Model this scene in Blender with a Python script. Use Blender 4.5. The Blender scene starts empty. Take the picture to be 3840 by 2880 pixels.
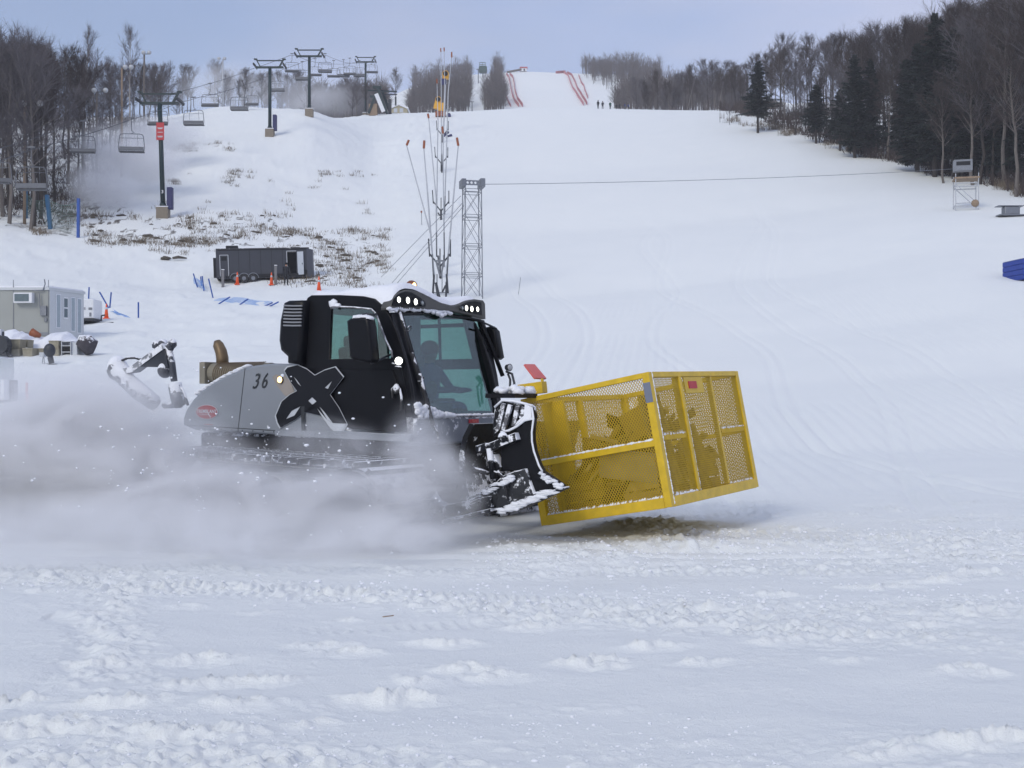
import bpy, bmesh, math, random
import numpy as np
from mathutils import Vector, Matrix, Euler
random.seed(7); rng = np.random.default_rng(7)
C = bpy.context.scene.collection
R_ = math.radians
# ---------------------------------------------------------------- camera model (photo 3840x2880, focal length in photo pixels, horizon row)
F = 4400.0; HR = 1490.0; CH = 1.6
def W(sx, sy, Y):
    return Vector(((sx-1920)/F*Y, Y, CH+(HR-sy)/F*Y))
def PX(Y): return F/Y                      # photo pixels per metre at depth Y

# ---------------------------------------------------------------- materials
def lin(h):
    h = h.lstrip('#'); o = []
    for i in (0, 2, 4):
        c = int(h[i:i+2], 16)/255
        o.append(c/12.92 if c <= .04045 else ((c+.055)/1.055)**2.4)
    return tuple(o)
def mat(name, col, rough=.6, metal=0, var=.15, scale=6, bump=.0, bscale=40, emit=None, estr=1, snow=0, snowscale=5, coat=0, spec=.5):
    m = bpy.data.materials.new(name); m.use_nodes = True
    nt = m.node_tree; N = nt.nodes; L = nt.links; b = N['Principled BSDF']
    b.inputs['Roughness'].default_value = rough; b.inputs['Metallic'].default_value = metal
    b.inputs['Coat Weight'].default_value = coat; b.inputs['Specular IOR Level'].default_value = spec
    tc = N.new('ShaderNodeTexCoord')
    nz = N.new('ShaderNodeTexNoise'); nz.inputs['Scale'].default_value = scale; nz.inputs['Detail'].default_value = 5
    L.new(tc.outputs['Object'], nz.inputs['Vector'])
    mx = N.new('ShaderNodeMix'); mx.data_type = 'RGBA'
    mx.inputs['A'].default_value = (*[max(0, c*(1-var)) for c in col], 1); mx.inputs['B'].default_value = (*[min(1, c*(1+var)) for c in col], 1)
    L.new(nz.outputs['Fac'], mx.inputs['Factor'])
    outc = mx.outputs['Result']
    if snow > 0:                                   # snow caught on the surface: patches, denser on faces that look up
        n2 = N.new('ShaderNodeTexNoise'); n2.inputs['Scale'].default_value = snowscale; n2.inputs['Detail'].default_value = 8; n2.inputs['Roughness'].default_value = .7
        L.new(tc.outputs['Object'], n2.inputs['Vector'])
        ge = N.new('ShaderNodeNewGeometry'); sp = N.new('ShaderNodeSeparateXYZ'); L.new(ge.outputs['Normal'], sp.inputs[0])
        ml = N.new('ShaderNodeMath'); ml.operation = 'MULTIPLY_ADD'; L.new(sp.outputs['Z'], ml.inputs[0]); ml.inputs[1].default_value = .28
        L.new(n2.outputs['Fac'], ml.inputs[2])
        mr = N.new('ShaderNodeMapRange'); mr.inputs['From Min'].default_value = .80-snow*.4; mr.inputs['From Max'].default_value = .86-snow*.4
        L.new(ml.outputs[0], mr.inputs['Value'])
        m3 = N.new('ShaderNodeMix'); m3.data_type = 'RGBA'; L.new(mr.outputs[0], m3.inputs['Factor']); L.new(outc, m3.inputs['A'])
        m3.inputs['B'].default_value = (.8, .82, .86, 1); outc = m3.outputs['Result']
        m4 = N.new('ShaderNodeMix'); m4.data_type = 'FLOAT'; L.new(mr.outputs[0], m4.inputs['Factor']); m4.inputs['A'].default_value = rough; m4.inputs['B'].default_value = .7
        L.new(m4.outputs['Result'], b.inputs['Roughness'])
    L.new(outc, b.inputs['Base Color'])
    if bump > 0:
        nb = N.new('ShaderNodeTexNoise'); nb.inputs['Scale'].default_value = bscale; nb.inputs['Detail'].default_value = 6
        L.new(tc.outputs['Object'], nb.inputs['Vector'])
        bp = N.new('ShaderNodeBump'); bp.inputs['Strength'].default_value = bump; bp.inputs['Distance'].default_value = .02
        L.new(nb.outputs['Fac'], bp.inputs['Height']); L.new(bp.outputs[0], b.inputs['Normal'])
    if emit:
        b.inputs['Emission Color'].default_value = (*emit, 1); b.inputs['Emission Strength'].default_value = estr
    return m
def glass(name, tint, refl=.08, rough=.03):
    m = bpy.data.materials.new(name); m.use_nodes = True
    nt = m.node_tree; N = nt.nodes; L = nt.links; N.remove(N['Principled BSDF'])
    t = N.new('ShaderNodeBsdfTransparent'); t.inputs[0].default_value = (*tint, 1)
    g = N.new('ShaderNodeBsdfGlossy'); g.inputs['Roughness'].default_value = rough; g.inputs[0].default_value = (.9, .95, 1, 1)
    nz = N.new('ShaderNodeTexNoise'); nz.inputs['Scale'].default_value = 3
    mr = N.new('ShaderNodeMapRange'); mr.inputs['To Min'].default_value = refl*.7; mr.inputs['To Max'].default_value = refl*1.5
    L.new(nz.outputs['Fac'], mr.inputs['Value'])
    x = N.new('ShaderNodeMixShader'); L.new(mr.outputs[0], x.inputs[0]); L.new(t.outputs[0], x.inputs[1]); L.new(g.outputs[0], x.inputs[2])
    L.new(x.outputs[0], N['Material Output'].inputs['Surface'])
    return m
M = {}
M['black'] = mat('black_paint', (.004, .0045, .007), .42, var=.3, bump=.05, bscale=8, spec=.22)
M['blacksnow'] = mat('black_steel_with_snow', (.006, .007, .010), .5, spec=.25, var=.4, snow=.66, snowscale=7, bump=.3)
M['rubber'] = mat('dark_rubber', (.02, .02, .024), .8, var=.3, snow=.45, snowscale=9, bump=.4)
M['silver'] = mat('silver_grey_paint', (.235, .255, .28), .45, metal=.1, var=.07, scale=2, coat=.3)
M['frontgrey'] = mat('grey_panel_dusted', (.2, .22, .25), .6, var=.2, snow=.55, snowscale=9)
M['yellow'] = mat('yellow_paint', (.62, .41, .010), .5, var=.32, scale=7, bump=.15, coat=.2)
M['yellowsnow'] = mat('yellow_paint_with_snow', (.60, .43, .012), .45, var=.16, scale=5, snow=.48, snowscale=6, bump=.2)
M['mesh'] = mat('yellow_wire', (.50, .33, .012), .55, var=.25)
M['snow'] = mat('packed_snow', (.80, .82, .86), .7, var=.04, bump=.6, bscale=25)
M['wood'] = mat('yellow_brown_wood', (.21, .135, .018), .7, var=.6, scale=12, bump=.3)
M['woodlight'] = mat('light_wood', (.42, .30, .10), .7, var=.35, scale=12, bump=.3)
M['ochre'] = mat('ochre_sack', (.30, .19, .03), .8, var=.4, bump=.4, bscale=14)
M['glassy'] = glass('tinted_glass', (.56, .73, .69), .10)
M['clear'] = glass('lamp_glass', (.85, .88, .9), .15)
M['lamp'] = mat('lamp_lit', (.9, .9, .9), .2, emit=(1, 1, .88), estr=5)
M['lampwarm'] = mat('lamp_warm', (.9, .7, .4), .2, emit=(1, .62, .22), estr=4)
M['lampoff'] = mat('lamp_unlit', (.35, .38, .38), .15, metal=.5)
M['red'] = mat('red_paint', (.45, .03, .04), .5, var=.15)
M['redpale'] = mat('faded_red_panel', (.62, .13, .12), .5, var=.15)
M['rednet'] = mat('red_netting', (.50, .20, .22), .8, var=.3)
M['white'] = mat('white_paint', (.7, .72, .75), .5, var=.08)
M['whitedull'] = mat('dull_white_vinyl', (.50, .53, .57), .6, var=.12)
M['brownpipe'] = mat('rusty_brown_pipe', (.17, .12, .07), .5, metal=.5, var=.4, scale=9)
M['beige'] = mat('beige_heat_guard', (.24, .22, .17), .6, metal=.3, var=.25)
M['seat'] = mat('dark_seat_fabric', (.03, .035, .04), .8, var=.3)
M['towergreen'] = mat('dark_green_steel', (.004, .022, .026), .5, var=.25)
M['concrete'] = mat('concrete', (.22, .19, .15), .9, var=.25, bump=.4)
M['navy'] = mat('navy_vinyl_pad', (.018, .022, .10), .6, var=.2)
M['blue'] = mat('blue_plastic', (.01, .07, .32), .5, var=.25)
M['teal'] = mat('teal_post', (.01, .10, .22), .5, var=.25)
M['bluenet'] = mat('blue_netting', (.18, .36, .72), .7, var=.2)
M['matblue'] = mat('royal_blue_foam', (.018, .05, .30), .6, var=.15, scale=2)
M['galv'] = mat('galvanised_steel', (.20, .215, .24), .45, metal=.6, var=.25, scale=10)
M['galvlight'] = mat('light_galvanised_steel', (.45, .47, .50), .5, metal=.2, var=.2)
M['dsteel'] = mat('dark_steel', (.035, .04, .05), .5, metal=.3, var=.3)
M['chair'] = mat('chair_grey_steel', (.12, .13, .15), .5, metal=.3, var=.2)
M['chairseat'] = mat('chair_seat_dark', (.035, .04, .05), .6, var=.2)
M['orange'] = mat('orange_plastic', (.80, .10, .02), .5, var=.15)
M['orangecap'] = mat('orange_cap', (.27, .08, .03), .5, var=.15)
M['gunyellow'] = mat('snow_gun_yellow', (.70, .36, .015), .5, var=.15)
M['trailer'] = mat('charcoal_trailer_skin', (.032, .036, .048), .45, var=.12, scale=3)
M['door'] = mat('pale_door', (.42, .46, .52), .5, var=.08)
M['dark'] = mat('dark_opening', (.006, .007, .010), .8)
M['contgrey'] = mat('container_beige', (.30, .315, .30), .6, var=.06, scale=1.5)
M['contlight'] = mat('container_end', (.52, .55, .57), .6, var=.05)
M['window'] = mat('window_pane', (.10, .14, .16), .15, var=.2)
M['crate'] = mat('tan_crate', (.27, .25, .19), .8, var=.3, bump=.3)
M['logwood'] = mat('weathered_wood_pole', (.26, .19, .13), .85, var=.3, scale=8)
M['housewall'] = mat('cream_siding', (.40, .36, .24), .7, var=.1)
M['steelpost'] = mat('grey_post', (.16, .16, .17), .7, var=.2)
M['bark'] = mat('brown_bark', (.040, .033, .030), .9, var=.35, scale=3)
M['barklight'] = mat('pale_bark', (.13, .115, .105), .9, var=.35, scale=3)
M['birch'] = mat('birch_bark', (.30, .28, .26), .8, var=.3, scale=3)
M['twig'] = mat('brown_twigs', (.052, .038, .035), .9, var=.45, scale=1)
M['twiggrey'] = mat('grey_twigs', (.11, .10, .11), .9, var=.3, scale=1)
M['needle'] = mat('dark_needles', (.006, .013, .009), .8, var=.6, scale=1.5)
M['grass'] = mat('dead_grass', (.15, .12, .085), .9, var=.5, scale=.6)
M['earth'] = mat('stony_earth', (.075, .065, .055), .95, var=.5, scale=3)
M['jacketdark'] = mat('dark_jacket', (.012, .014, .02), .8, var=.2)
M['jacketblue'] = mat('blue_jacket', (.02, .04, .16), .8, var=.2)
M['jacketgreen'] = mat('green_jacket', (.01, .07, .05), .8, var=.2)
M['skin'] = mat('skin', (.35, .2, .14), .6)

# ---------------------------------------------------------------- object helpers
def tag(o, label=None, cat=None, group=None, kind=None):
    if label: o['label'] = label
    if cat: o['category'] = cat
    if group: o['group'] = group
    if kind: o['kind'] = kind
    return o
def thing(name, label, cat, loc=(0, 0, 0), rot=(0, 0, 0), group=None):
    o = bpy.data.objects.new(name, None); C.objects.link(o); o.location = loc; o.rotation_euler = rot; o.empty_display_size = .2
    return tag(o, label, cat, group)
def link(name, me, m=None, parent=None, loc=None, smooth=False):
    if m is not None:
        me.materials.clear(); me.materials.append(m)
    if smooth: me.shade_smooth()
    o = bpy.data.objects.new(name, me); C.objects.link(o)
    if parent: o.parent = parent
    if loc is not None: o.location = loc
    return o
def vec(a): return Vector(a)
class MB:
    def __init__(s): s.v = []; s.f = []
    def add(s, vs, fs):
        n = len(s.v); s.v += [tuple(v) for v in vs]; s.f += [tuple(i+n for i in f) for f in fs]; return s
    def box(s, c, d, R=None):
        c = vec(c); vs = []
        for i in (-1, 1):
            for j in (-1, 1):
                for k in (-1, 1):
                    p = Vector((i*d[0]/2, j*d[1]/2, k*d[2]/2)); vs.append(c+(R @ p if R else p))
        return s.add(vs, [(0, 1, 3, 2), (4, 6, 7, 5), (0, 4, 5, 1), (2, 3, 7, 6), (0, 2, 6, 4), (1, 5, 7, 3)])
    def bar(s, p, q, w, h=None, upv=(0, 0, 1)):
        p = vec(p); q = vec(q); h = h or w; d = (q-p)
        if d.length < 1e-6: return s
        x = d.normalized(); u = vec(upv)
        if abs(x.dot(u)) > .95: u = Vector((1, 0, 0))
        y = u.cross(x).normalized(); z = x.cross(y)
        R = Matrix((x, y, z)).transposed()
        return s.box((p+q)/2, (d.length, w, h), R)
    def tube(s, pts, r, n=8, cap=True):
        pts = [vec(p) for p in pts]; rs = r if isinstance(r, (list, tuple)) else [r]*len(pts)
        rings = []; prev = None
        for i, p in enumerate(pts):
            t = (pts[min(i+1, len(pts)-1)]-pts[max(i-1, 0)])
            t = t.normalized() if t.length > 1e-9 else Vector((0, 0, 1))
            if prev is None:
                a = Vector((1, 0, 0)) if abs(t.x) < .8 else Vector((0, 1, 0)); a = (a-t*a.dot(t)).normalized()
            else: a = (prev-t*prev.dot(t)).normalized()
            prev = a; b = t.cross(a)
            rings.append([p+(a*math.cos(2*math.pi*k/n)+b*math.sin(2*math.pi*k/n))*rs[i] for k in range(n)])
        return s.loft(rings, cap)
    def loft(s, rings, cap=True, closed=True):
        n = len(rings[0]); vs = [v for r in rings for v in r]; fs = []
        for i in range(len(rings)-1):
            for k in range(n if closed else n-1):
                k2 = (k+1) % n; fs.append((i*n+k, i*n+k2, (i+1)*n+k2, (i+1)*n+k))
        if cap: fs.append(tuple(range(n))[::-1]); fs.append(tuple((len(rings)-1)*n+k for k in range(n)))
        return s.add(vs, fs)
    def ell(s, c, r, n=10, m=7, R=None, jit=0):
        c = vec(c); r = (r, r, r) if isinstance(r, (int, float)) else r; vs = []; fs = []
        for i in range(m+1):
            th = math.pi*i/m
            for k in range(n):
                ph = 2*math.pi*k/n; q = 1+jit*(random.random()-.5)
                p = Vector((r[0]*math.sin(th)*math.cos(ph), r[1]*math.sin(th)*math.sin(ph), r[2]*math.cos(th)))*q
                vs.append(c+(R @ p if R else p))
        for i in range(m):
            for k in range(n):
                k2 = (k+1) % n; fs.append((i*n+k, i*n+k2, (i+1)*n+k2, (i+1)*n+k))
        return s.add(vs, fs)
    def cyl(s, p, q, r, n=16): return s.tube([p, q], r, n)
    def mesh(s, name='m'):
        me = bpy.data.meshes.new(name); me.from_pydata(s.v, [], s.f); me.validate(); return me
    def build(s, name, m=None, parent=None, loc=None, smooth=False, bevel=0, sub=0):
        me = s.mesh(name)
        o = link(name, me, m, parent, loc, smooth)
        if bevel:
            md = o.modifiers.new('b', 'BEVEL'); md.width = bevel; md.segments = 2; md.limit_method = 'ANGLE'
        if sub:
            md = o.modifiers.new('s', 'SUBSURF'); md.levels = sub; md.render_levels = sub
        return o
def bake(o):
    dg = bpy.context.evaluated_depsgraph_get(); return bpy.data.meshes.new_from_object(o.evaluated_get(dg))
def plate2d(outline, holes=(), th=.05, bev=0.0):
    """flat plate with holes in its own xy plane, thickness along z from 0 to th"""
    cu = bpy.data.curves.new('t', 'CURVE'); cu.dimensions = '2D'; cu.fill_mode = 'BOTH'; cu.extrude = max(th/2-bev, 1e-4); cu.bevel_depth = bev; cu.bevel_resolution = 1
    if bev: cu.offset = -bev
    for pl in [outline]+list(holes):
        sp = cu.splines.new('POLY'); sp.points.add(len(pl)-1)
        for i, p in enumerate(pl): sp.points[i].co = (p[0], p[1], 0, 1)
        sp.use_cyclic_u = True
    o = bpy.data.objects.new('t', cu); C.objects.link(o); bpy.context.view_layer.update()
    me = bake(o); bpy.data.objects.remove(o); bpy.data.curves.remove(cu)
    me.transform(Matrix.Translation((0, 0, th/2))); return me
def textmesh(s, size, shear=0, th=.004, off=0):
    cu = bpy.data.curves.new('t', 'FONT'); cu.body = s; cu.size = size; cu.extrude = th/2; cu.shear = shear; cu.align_x = 'CENTER'; cu.align_y = 'CENTER'; cu.offset = off
    o = bpy.data.objects.new('t', cu); C.objects.link(o); bpy.context.view_layer.update()
    me = bake(o); bpy.data.objects.remove(o); bpy.data.curves.remove(cu); return me
# mapping of a plate's (a,b,thickness) to (x,z,-y): faces towards -y (the camera's side)
def XZ(y): return Matrix(((1, 0, 0, 0), (0, 0, -1, y), (0, 1, 0, 0), (0, 0, 0, 1)))
def YZ(x): return Matrix(((0, 0, 1, x), (1, 0, 0, 0), (0, 1, 0, 0), (0, 0, 0, 1)))
def copy_tree(o, parent=None):
    c = o.copy(); C.objects.link(c); c.parent = parent
    for ch in list(KIDS.get(o.name, [])): copy_tree(ch, c)
    return c
KIDS = {}
def proto(root, kids): KIDS[root.name] = list(kids); return root
# ---------------------------------------------------------------- noise
def hsh(ix, iy, seed):
    h = (ix.astype(np.int64)*374761393+iy.astype(np.int64)*668265263+seed*1442695041) & 0xffffffff
    h = ((h ^ (h >> 13))*1274126177) & 0xffffffff
    return ((h ^ (h >> 16)) & 0xffff)/65535.0
def vn(x, y, seed=0):
    x = np.asarray(x, float); y = np.asarray(y, float); ix = np.floor(x); iy = np.floor(y); fx = x-ix; fy = y-iy
    fx = fx*fx*fx*(fx*(fx*6-15)+10); fy = fy*fy*fy*(fy*(fy*6-15)+10)
    a = hsh(ix, iy, seed); b = hsh(ix+1, iy, seed); c = hsh(ix, iy+1, seed); d = hsh(ix+1, iy+1, seed)
    return ((a*(1-fx)+b*fx)*(1-fy)+(c*(1-fx)+d*fx)*fy)*2-1
def fbm(x, y, o=4, seed=0, g=.5):
    r = 0; a = 1; t = 0
    for i in range(o):
        r = r+a*vn(x*2**i+i*17.3, y*2**i-i*9.1, seed+i); t += a; a *= g
    return r/t
def ss(a, b, x):
    t = np.clip((x-a)/(b-a), 0, 1); return t*t*(3-2*t)

# ---------------------------------------------------------------- terrain
TAB = {
 -1800: [(30, 1725), (50, 1470), (80, 1200), (110, 900), (140, 640), (200, 440), (260, 400), (420, 520), (620, 560)],
 0: [(20, 1842), (28, 1705), (38, 1545), (52, 1350), (63, 1272), (75, 1170), (90, 1010), (112, 830), (130, 720), (160, 590), (200, 445), (215, 440), (250, 470), (420, 560), (620, 560)],
 300: [(20, 1842), (28, 1705), (38, 1560), (52, 1360), (63, 1275), (75, 1190), (92, 1040), (110, 880), (125, 760), (145, 640), (175, 510), (205, 442), (216, 440), (250, 480), (420, 560), (620, 540)],
 600: [(20, 1842), (30, 1665), (45, 1450), (60, 1310), (75, 1190), (92, 1085), (100, 985), (110, 880), (118, 815), (135, 700), (155, 590), (175, 500), (205, 440), (212, 440), (250, 480), (420, 540), (620, 520)],
 850: [(20, 1842), (30, 1665), (45, 1450), (60, 1300), (75, 1180), (92, 1078), (100, 1000), (115, 860), (135, 700), (155, 560), (180, 440), (200, 396), (208, 396), (250, 470), (420, 520), (620, 480)],
 1160: [(20, 1842), (30, 1665), (45, 1450), (60, 1290), (75, 1170), (92, 1070), (105, 980), (125, 850), (145, 690), (162, 530), (179, 424), (190, 410), (198, 412), (250, 500), (420, 520), (620, 430)],
 1400: [(20, 1842), (30, 1670), (45, 1455), (60, 1290), (85, 1130), (105, 990), (130, 830), (160, 660), (190, 530), (215, 445), (228, 428), (233, 430), (260, 490), (420, 500), (520, 450), (620, 385)],
 1550: [(20, 1842), (30, 1680), (45, 1455), (60, 1290), (85, 1128), (120, 880), (160, 650), (200, 480), (226, 424), (231, 426), (260, 480), (410, 460), (520, 390), (620, 318)],
 1750: [(20, 1842), (30, 1680), (45, 1455), (60, 1290), (85, 1122), (120, 880), (160, 650), (200, 480), (226, 415), (231, 417), (260, 470), (400, 440), (520, 350), (620, 276)],
 1950: [(20, 1842), (30, 1690), (45, 1460), (60, 1290), (85, 1120), (120, 880), (160, 650), (200, 475), (226, 403), (231, 405), (260, 460), (400, 430), (520, 338), (620, 262)],
 2200: [(20, 1842), (30, 1690), (45, 1460), (60, 1290), (85, 1110), (120, 870), (160, 640), (200, 470), (226, 402), (231, 404), (260, 460), (400, 430), (520, 338), (620, 272)],
 2450: [(20, 1842), (30, 1690), (45, 1460), (60, 1280), (85, 1090), (120, 850), (160, 630), (200, 465), (226, 410), (231, 412), (260, 470), (400, 440), (520, 350), (620, 278)],
 2720: [(20, 1842), (30, 1690), (45, 1450), (60, 1270), (85, 1060), (120, 830), (160, 610), (195, 470), (222, 417), (232, 414), (260, 440), (420, 440), (520, 380), (620, 330)],
 3000: [(20, 1842), (30, 1690), (45, 1440), (60, 1250), (85, 1040), (120, 800), (150, 620), (175, 525), (200, 455), (240, 397), (260, 400), (420, 440), (620, 400)],
 3330: [(20, 1842), (30, 1690), (45, 1420), (60, 1220), (85, 980), (110, 800), (130, 700), (150, 616), (180, 540), (240, 390), (260, 390), (420, 440), (620, 430)],
 3600: [(20, 1842), (30, 1680), (45, 1400), (60, 1180), (85, 930), (108, 785), (120, 730), (133, 680), (170, 590), (240, 400), (260, 390), (420, 440), (620, 440)],
 3840: [(20, 1842), (30, 1680), (45, 1380), (60, 1130), (72, 1040), (90, 880), (105, 780), (115, 742), (150, 640), (200, 490), (240, 400), (420, 440), (620, 440)],
 5800: [(20, 1842), (30, 1660), (45, 1300), (60, 1050), (85, 830), (110, 680), (150, 560), (200, 450), (240, 380), (420, 440), (620, 440)],
}
LY = np.linspace(math.log(18), math.log(1400), 900); UX = np.linspace(-1800, 5800, 381)
_cols = sorted(TAB); _zc = []
for c in _cols:
    pts = [(18, 0.0)]+[(Y, CH+(HR-r)/F*Y) for Y, r in TAB[c]]
    Ys = [p[0] for p in pts]; zs = [p[1] for p in pts]
    Ys += [720, 1400]; zs += [zs[-1]*.93, zs[-1]*.6]
    z = np.interp(LY, np.log(Ys), zs)
    k = np.exp(-np.linspace(-2, 2, 15)**2); k /= k.sum()
    _zc.append(np.convolve(np.pad(z, 7, mode='edge'), k, 'valid'))
_zc = np.array(_zc)
ZT = np.array([np.interp(UX, _cols, _zc[:, j]) for j in range(len(LY))]).T      # [u, Y]
k = np.exp(-np.linspace(-2, 2, 9)**2); k /= k.sum()
ZT = np.apply_along_axis(lambda a: np.convolve(np.pad(a, 4, mode='edge'), k, 'valid'), 0, ZT)
def tz(x, y):
    """smooth height of the ground at world x, y (arrays)"""
    x = np.asarray(x, float); y = np.asarray(y, float)
    yy = np.clip(y, 18, 1399); sx = np.clip(1920+F*x/yy, -1799, 5799)
    a = (sx+1800)/20.0; b = (np.log(yy)-LY[0])/(LY[1]-LY[0])
    i = np.clip(np.floor(a).astype(int), 0, 379); j = np.clip(np.floor(b).astype(int), 0, 898); fa = a-i; fb = b-j
    z = (ZT[i, j]*(1-fa)+ZT[i+1, j]*fa)*(1-fb)+(ZT[i, j+1]*(1-fa)+ZT[i+1, j+1]*fa)*fb
    return np.where(y < 18, 0.0, z)
def gz(x, y): return float(tz(x, y))
def hit(sx, sy, y0=18., y1=236.):
    """first point of the ground seen at that photo pixel between two depths"""
    Ys = np.geomspace(y0, y1, 1500); g = tz((sx-1920)/F*Ys, Ys); rows = HR-F*(g-CH)/Ys
    k = np.nonzero(rows <= sy)[0]
    Y = float(Ys[k[0]]) if len(k) else float(Ys[np.argmin(rows)])
    return Vector(((sx-1920)/F*Y, Y, gz((sx-1920)/F*Y, Y)))
# foreground relief, all in metres on the ground
def P0(sx, row): Y = CH*F/(row-HR); return ((sx-1920)/F*Y, Y)
MOUNDS = []
for sx, row, ln, ht in [(1290, 2320, .30, .035), (760, 2478, .5, .055), (860, 2570, .75, .07), (450, 2645, .6, .07), (100, 2745, .8, .08), (900, 2650, .5, .05), (660, 2760, .7, .07), (1440, 2620, .6, .06), (1300, 2450, .45, .045), (1200, 2425, .45, .05), (1660, 2410, .5, .045), (1750, 2520, .4, .05), (1850, 2540, .4, .04), (2200, 2490, .5, .06), (2260, 2500, .3, .04), (2440, 2430, .45, .04), (2640, 2490, .35, .04), (2880, 2415, .3, .05), (3010, 2400, .3, .03), (3160, 2490, .4, .02), (3600, 2520, .4, .04), (3700, 2530, .3, .03), (2000, 2350, .4, .05), (1500, 2240, .3, .03), (350, 2300, .4, .03), (150, 2215, .35, .03), (700, 2270, .3, .03), (950, 2290, .3, .03), (3450, 2335, .4, .04), (3640, 2290, .4, .04), (3300, 2200, .8, .04), (3500, 2180, .8, .05), (3650, 2150, .7, .05), (2900, 2230, .5, .04), (2600, 2280, .4, .04), (3660, 2790, 1.0, .05), (3300, 2830, .5, .03), (60, 2640, .3, .08), (200, 2720, .5, .07), (1150, 2720, .4, .03), (380, 2500, .4, .04), (1550, 2560, .35, .03)]:
    x, y = P0(sx, row); MOUNDS.append((x, y, ln*.95, ht, R_(random.uniform(6, 20))))
def relief(x, y):
    near = 1-ss(22, 34, y)
    z = near*(.045*fbm(x/2.6, y/1.5, 3, 3)+.012*fbm(x/.7, y/.4, 3, 9))
    # crumbly churned bands
    lump = np.maximum(0, fbm(x/.16, y/.13, 3, 21, .6)+.05)
    lump2 = np.maximum(0, fbm(x/.07, y/.06, 2, 33, .6))
    w = .25*fbm(x/1.5, y/1.5, 2, 5)
    bandA = ss(10.7, 11.6, y+w)*(1-ss(16.5, 19.5, y+w))*ss(-.6, .9, x-.25*(y-12))
    bandA = bandA*(.25+.75*ss(-.3, .35, fbm(x/.9, y/.8, 2, 71)))
    yb = 9.55-.42*(x+1.5); bandB = np.exp(-((y-yb-w)/.42)**2)*ss(-6, -4, x)*(1-ss(2, 4.5, x))
    yb2 = 8.6+.35*(x); bandB2 = np.exp(-((y-8.9-w)/.55)**2)*ss(-.5, .8, x)
    yb3 = 10.9-.05*x; bandC = np.exp(-((y-yb3-w)/.35)**2)*.7
    bandD = (1-ss(5.0, 5.8, y+w))*(.35+.65*(1-ss(-.8, .3, x)))
    bandE = np.exp(-((x+3.1+.35*(y-9)+w)/.28)**2)*ss(5.5, 7, y)*(1-ss(10, 11, y))*.8
    band = np.clip(bandA+bandB+bandB2*.8+bandC+bandD+bandE, 0, 1)
    z = z+near*band*(.046*lump+.052*np.maximum(0, lump2-.05)**.8)+near*.010*lump2*ss(.0, .5, fbm(x/1.2, y/.5, 2, 44))
    # cleat imprint line
    yl = 9.85-.19*(x+2.2); cl = np.exp(-((y-yl)/.10)**2)*ss(-3.2, -2.8, x)*(1-ss(.6, 1.2, x))
    z = z+cl*.03*np.maximum(0, np.sin(x*2*math.pi/.085+8*(y-yl)))
    # ruts left by the tracks beside the groomer
    for k, (a, dpt) in enumerate([(11.9, .05), (12.35, .03), (11.2, .02)]):
        z = z-near*dpt*np.exp(-((y-(a+.02*x)-.04*vn(x/.3, x*0, k))/.11)**2)*ss(-7, -5, x)
    for mx, my, ln, ht, an in MOUNDS:
        m = (np.abs(x-mx) < ln*1.6) & (np.abs(y-my) < .5)
        if not m.any(): continue
        dx = x[m]-mx; dy = y[m]-my; u = dx*math.cos(an)+dy*math.sin(an); v = -dx*math.sin(an)+dy*math.cos(an)
        v = v+.045*vn(dx/.10+my*7, dy/.2+mx, 3)+.02*vn(dx/.04, dy/.06, 6); q = np.exp(-(np.abs(u/(ln*.5)))**3-(v/.042)**2*np.where(v < 0, 2.2, .45))
        q = q*(.75+.8*fbm(dx/.05+mx, dy/.035, 3, 8, .65)+.5*vn(u/.13+mx*3, v*0, 5))
        z[m] += ht*.95*q
        z[m] -= ht*.40*np.exp(-(u/(ln*.5))**2-((v+.13)/.07)**2)
    # older cleat tracks crossing the flat, a curved rut at the lower left, and ruts further up the slope
    for (xa, ya, xb, yb, wd) in [(-1.6, 8.05, 4.2, 9.35, .16), (-4.8, 10.4, .2, 9.0, .14), (1.0, 7.9, 4.5, 8.2, .16), (-.2, 10.9, 6., 10.5, .2), (1.5, 13.6, 9, 12.2, .2)]:
        L2 = math.hypot(xb-xa, yb-ya); ux, uy = (xb-xa)/L2, (yb-ya)/L2; uu = (x-xa)*ux+(y-ya)*uy; vv = -(x-xa)*uy+(y-ya)*ux; on = ss(0, .4, uu)*(1-ss(L2-.4, L2, uu))*np.exp(-(vv/wd)**4)
        z = z-on*.018+on*.020*np.maximum(0, np.sin(uu*2*math.pi/.11))*(.6+.8*vn(uu/.5, vv/.1, 4))
    rr = np.hypot(x+4.35, (y-6.75)*.8)-1.75; z = z-.022*np.exp(-(rr/.09)**2)*(y < 9)*(x > -3.4)+.010*np.exp(-((rr-.14)/.05)**2)*(y < 9)*(x > -3.4)
    sl = ss(17, 22, y)*(1-ss(60, 85, y)); xs = x-.12*y+.35*vn(y/22, y*0, 31); z = z+sl*.012*np.sin(xs*2*math.pi/.42)*ss(.0, .25, vn(x/5, y/11, 32)+.15)
    for (a0, b0, c0) in [(2.0, .10, 4.), (4.2, .16, 7.), (7.5, .05, 5.), (3.2, -.02, 9.), (9.5, .12, 6.), (-3.0, .04, 8.)]:
        dl = x-(a0+b0*y+c0*.25*np.sin(y/c0/1.7+a0)); on = ss(15, 19, y)*(1-ss(90, 150, y)); w_ = .06+.002*y
        z = z-on*.055*(np.exp(-(dl/w_)**2)+np.exp(-((dl-.55)/w_)**2))
    # raised crumbs thrown up right under the cage
    r0 = np.exp(-((y-12.55-.1*x)/.18)**2)*ss(-.6, .2, x)*(1-ss(3, 5, x)); z = z+r0*.05*(.4+lump)
    # the slope: broad groomed waves, rougher banks on the left
    far = ss(24, 40, y); sx = 1920+F*x/np.maximum(y, 1)
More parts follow.
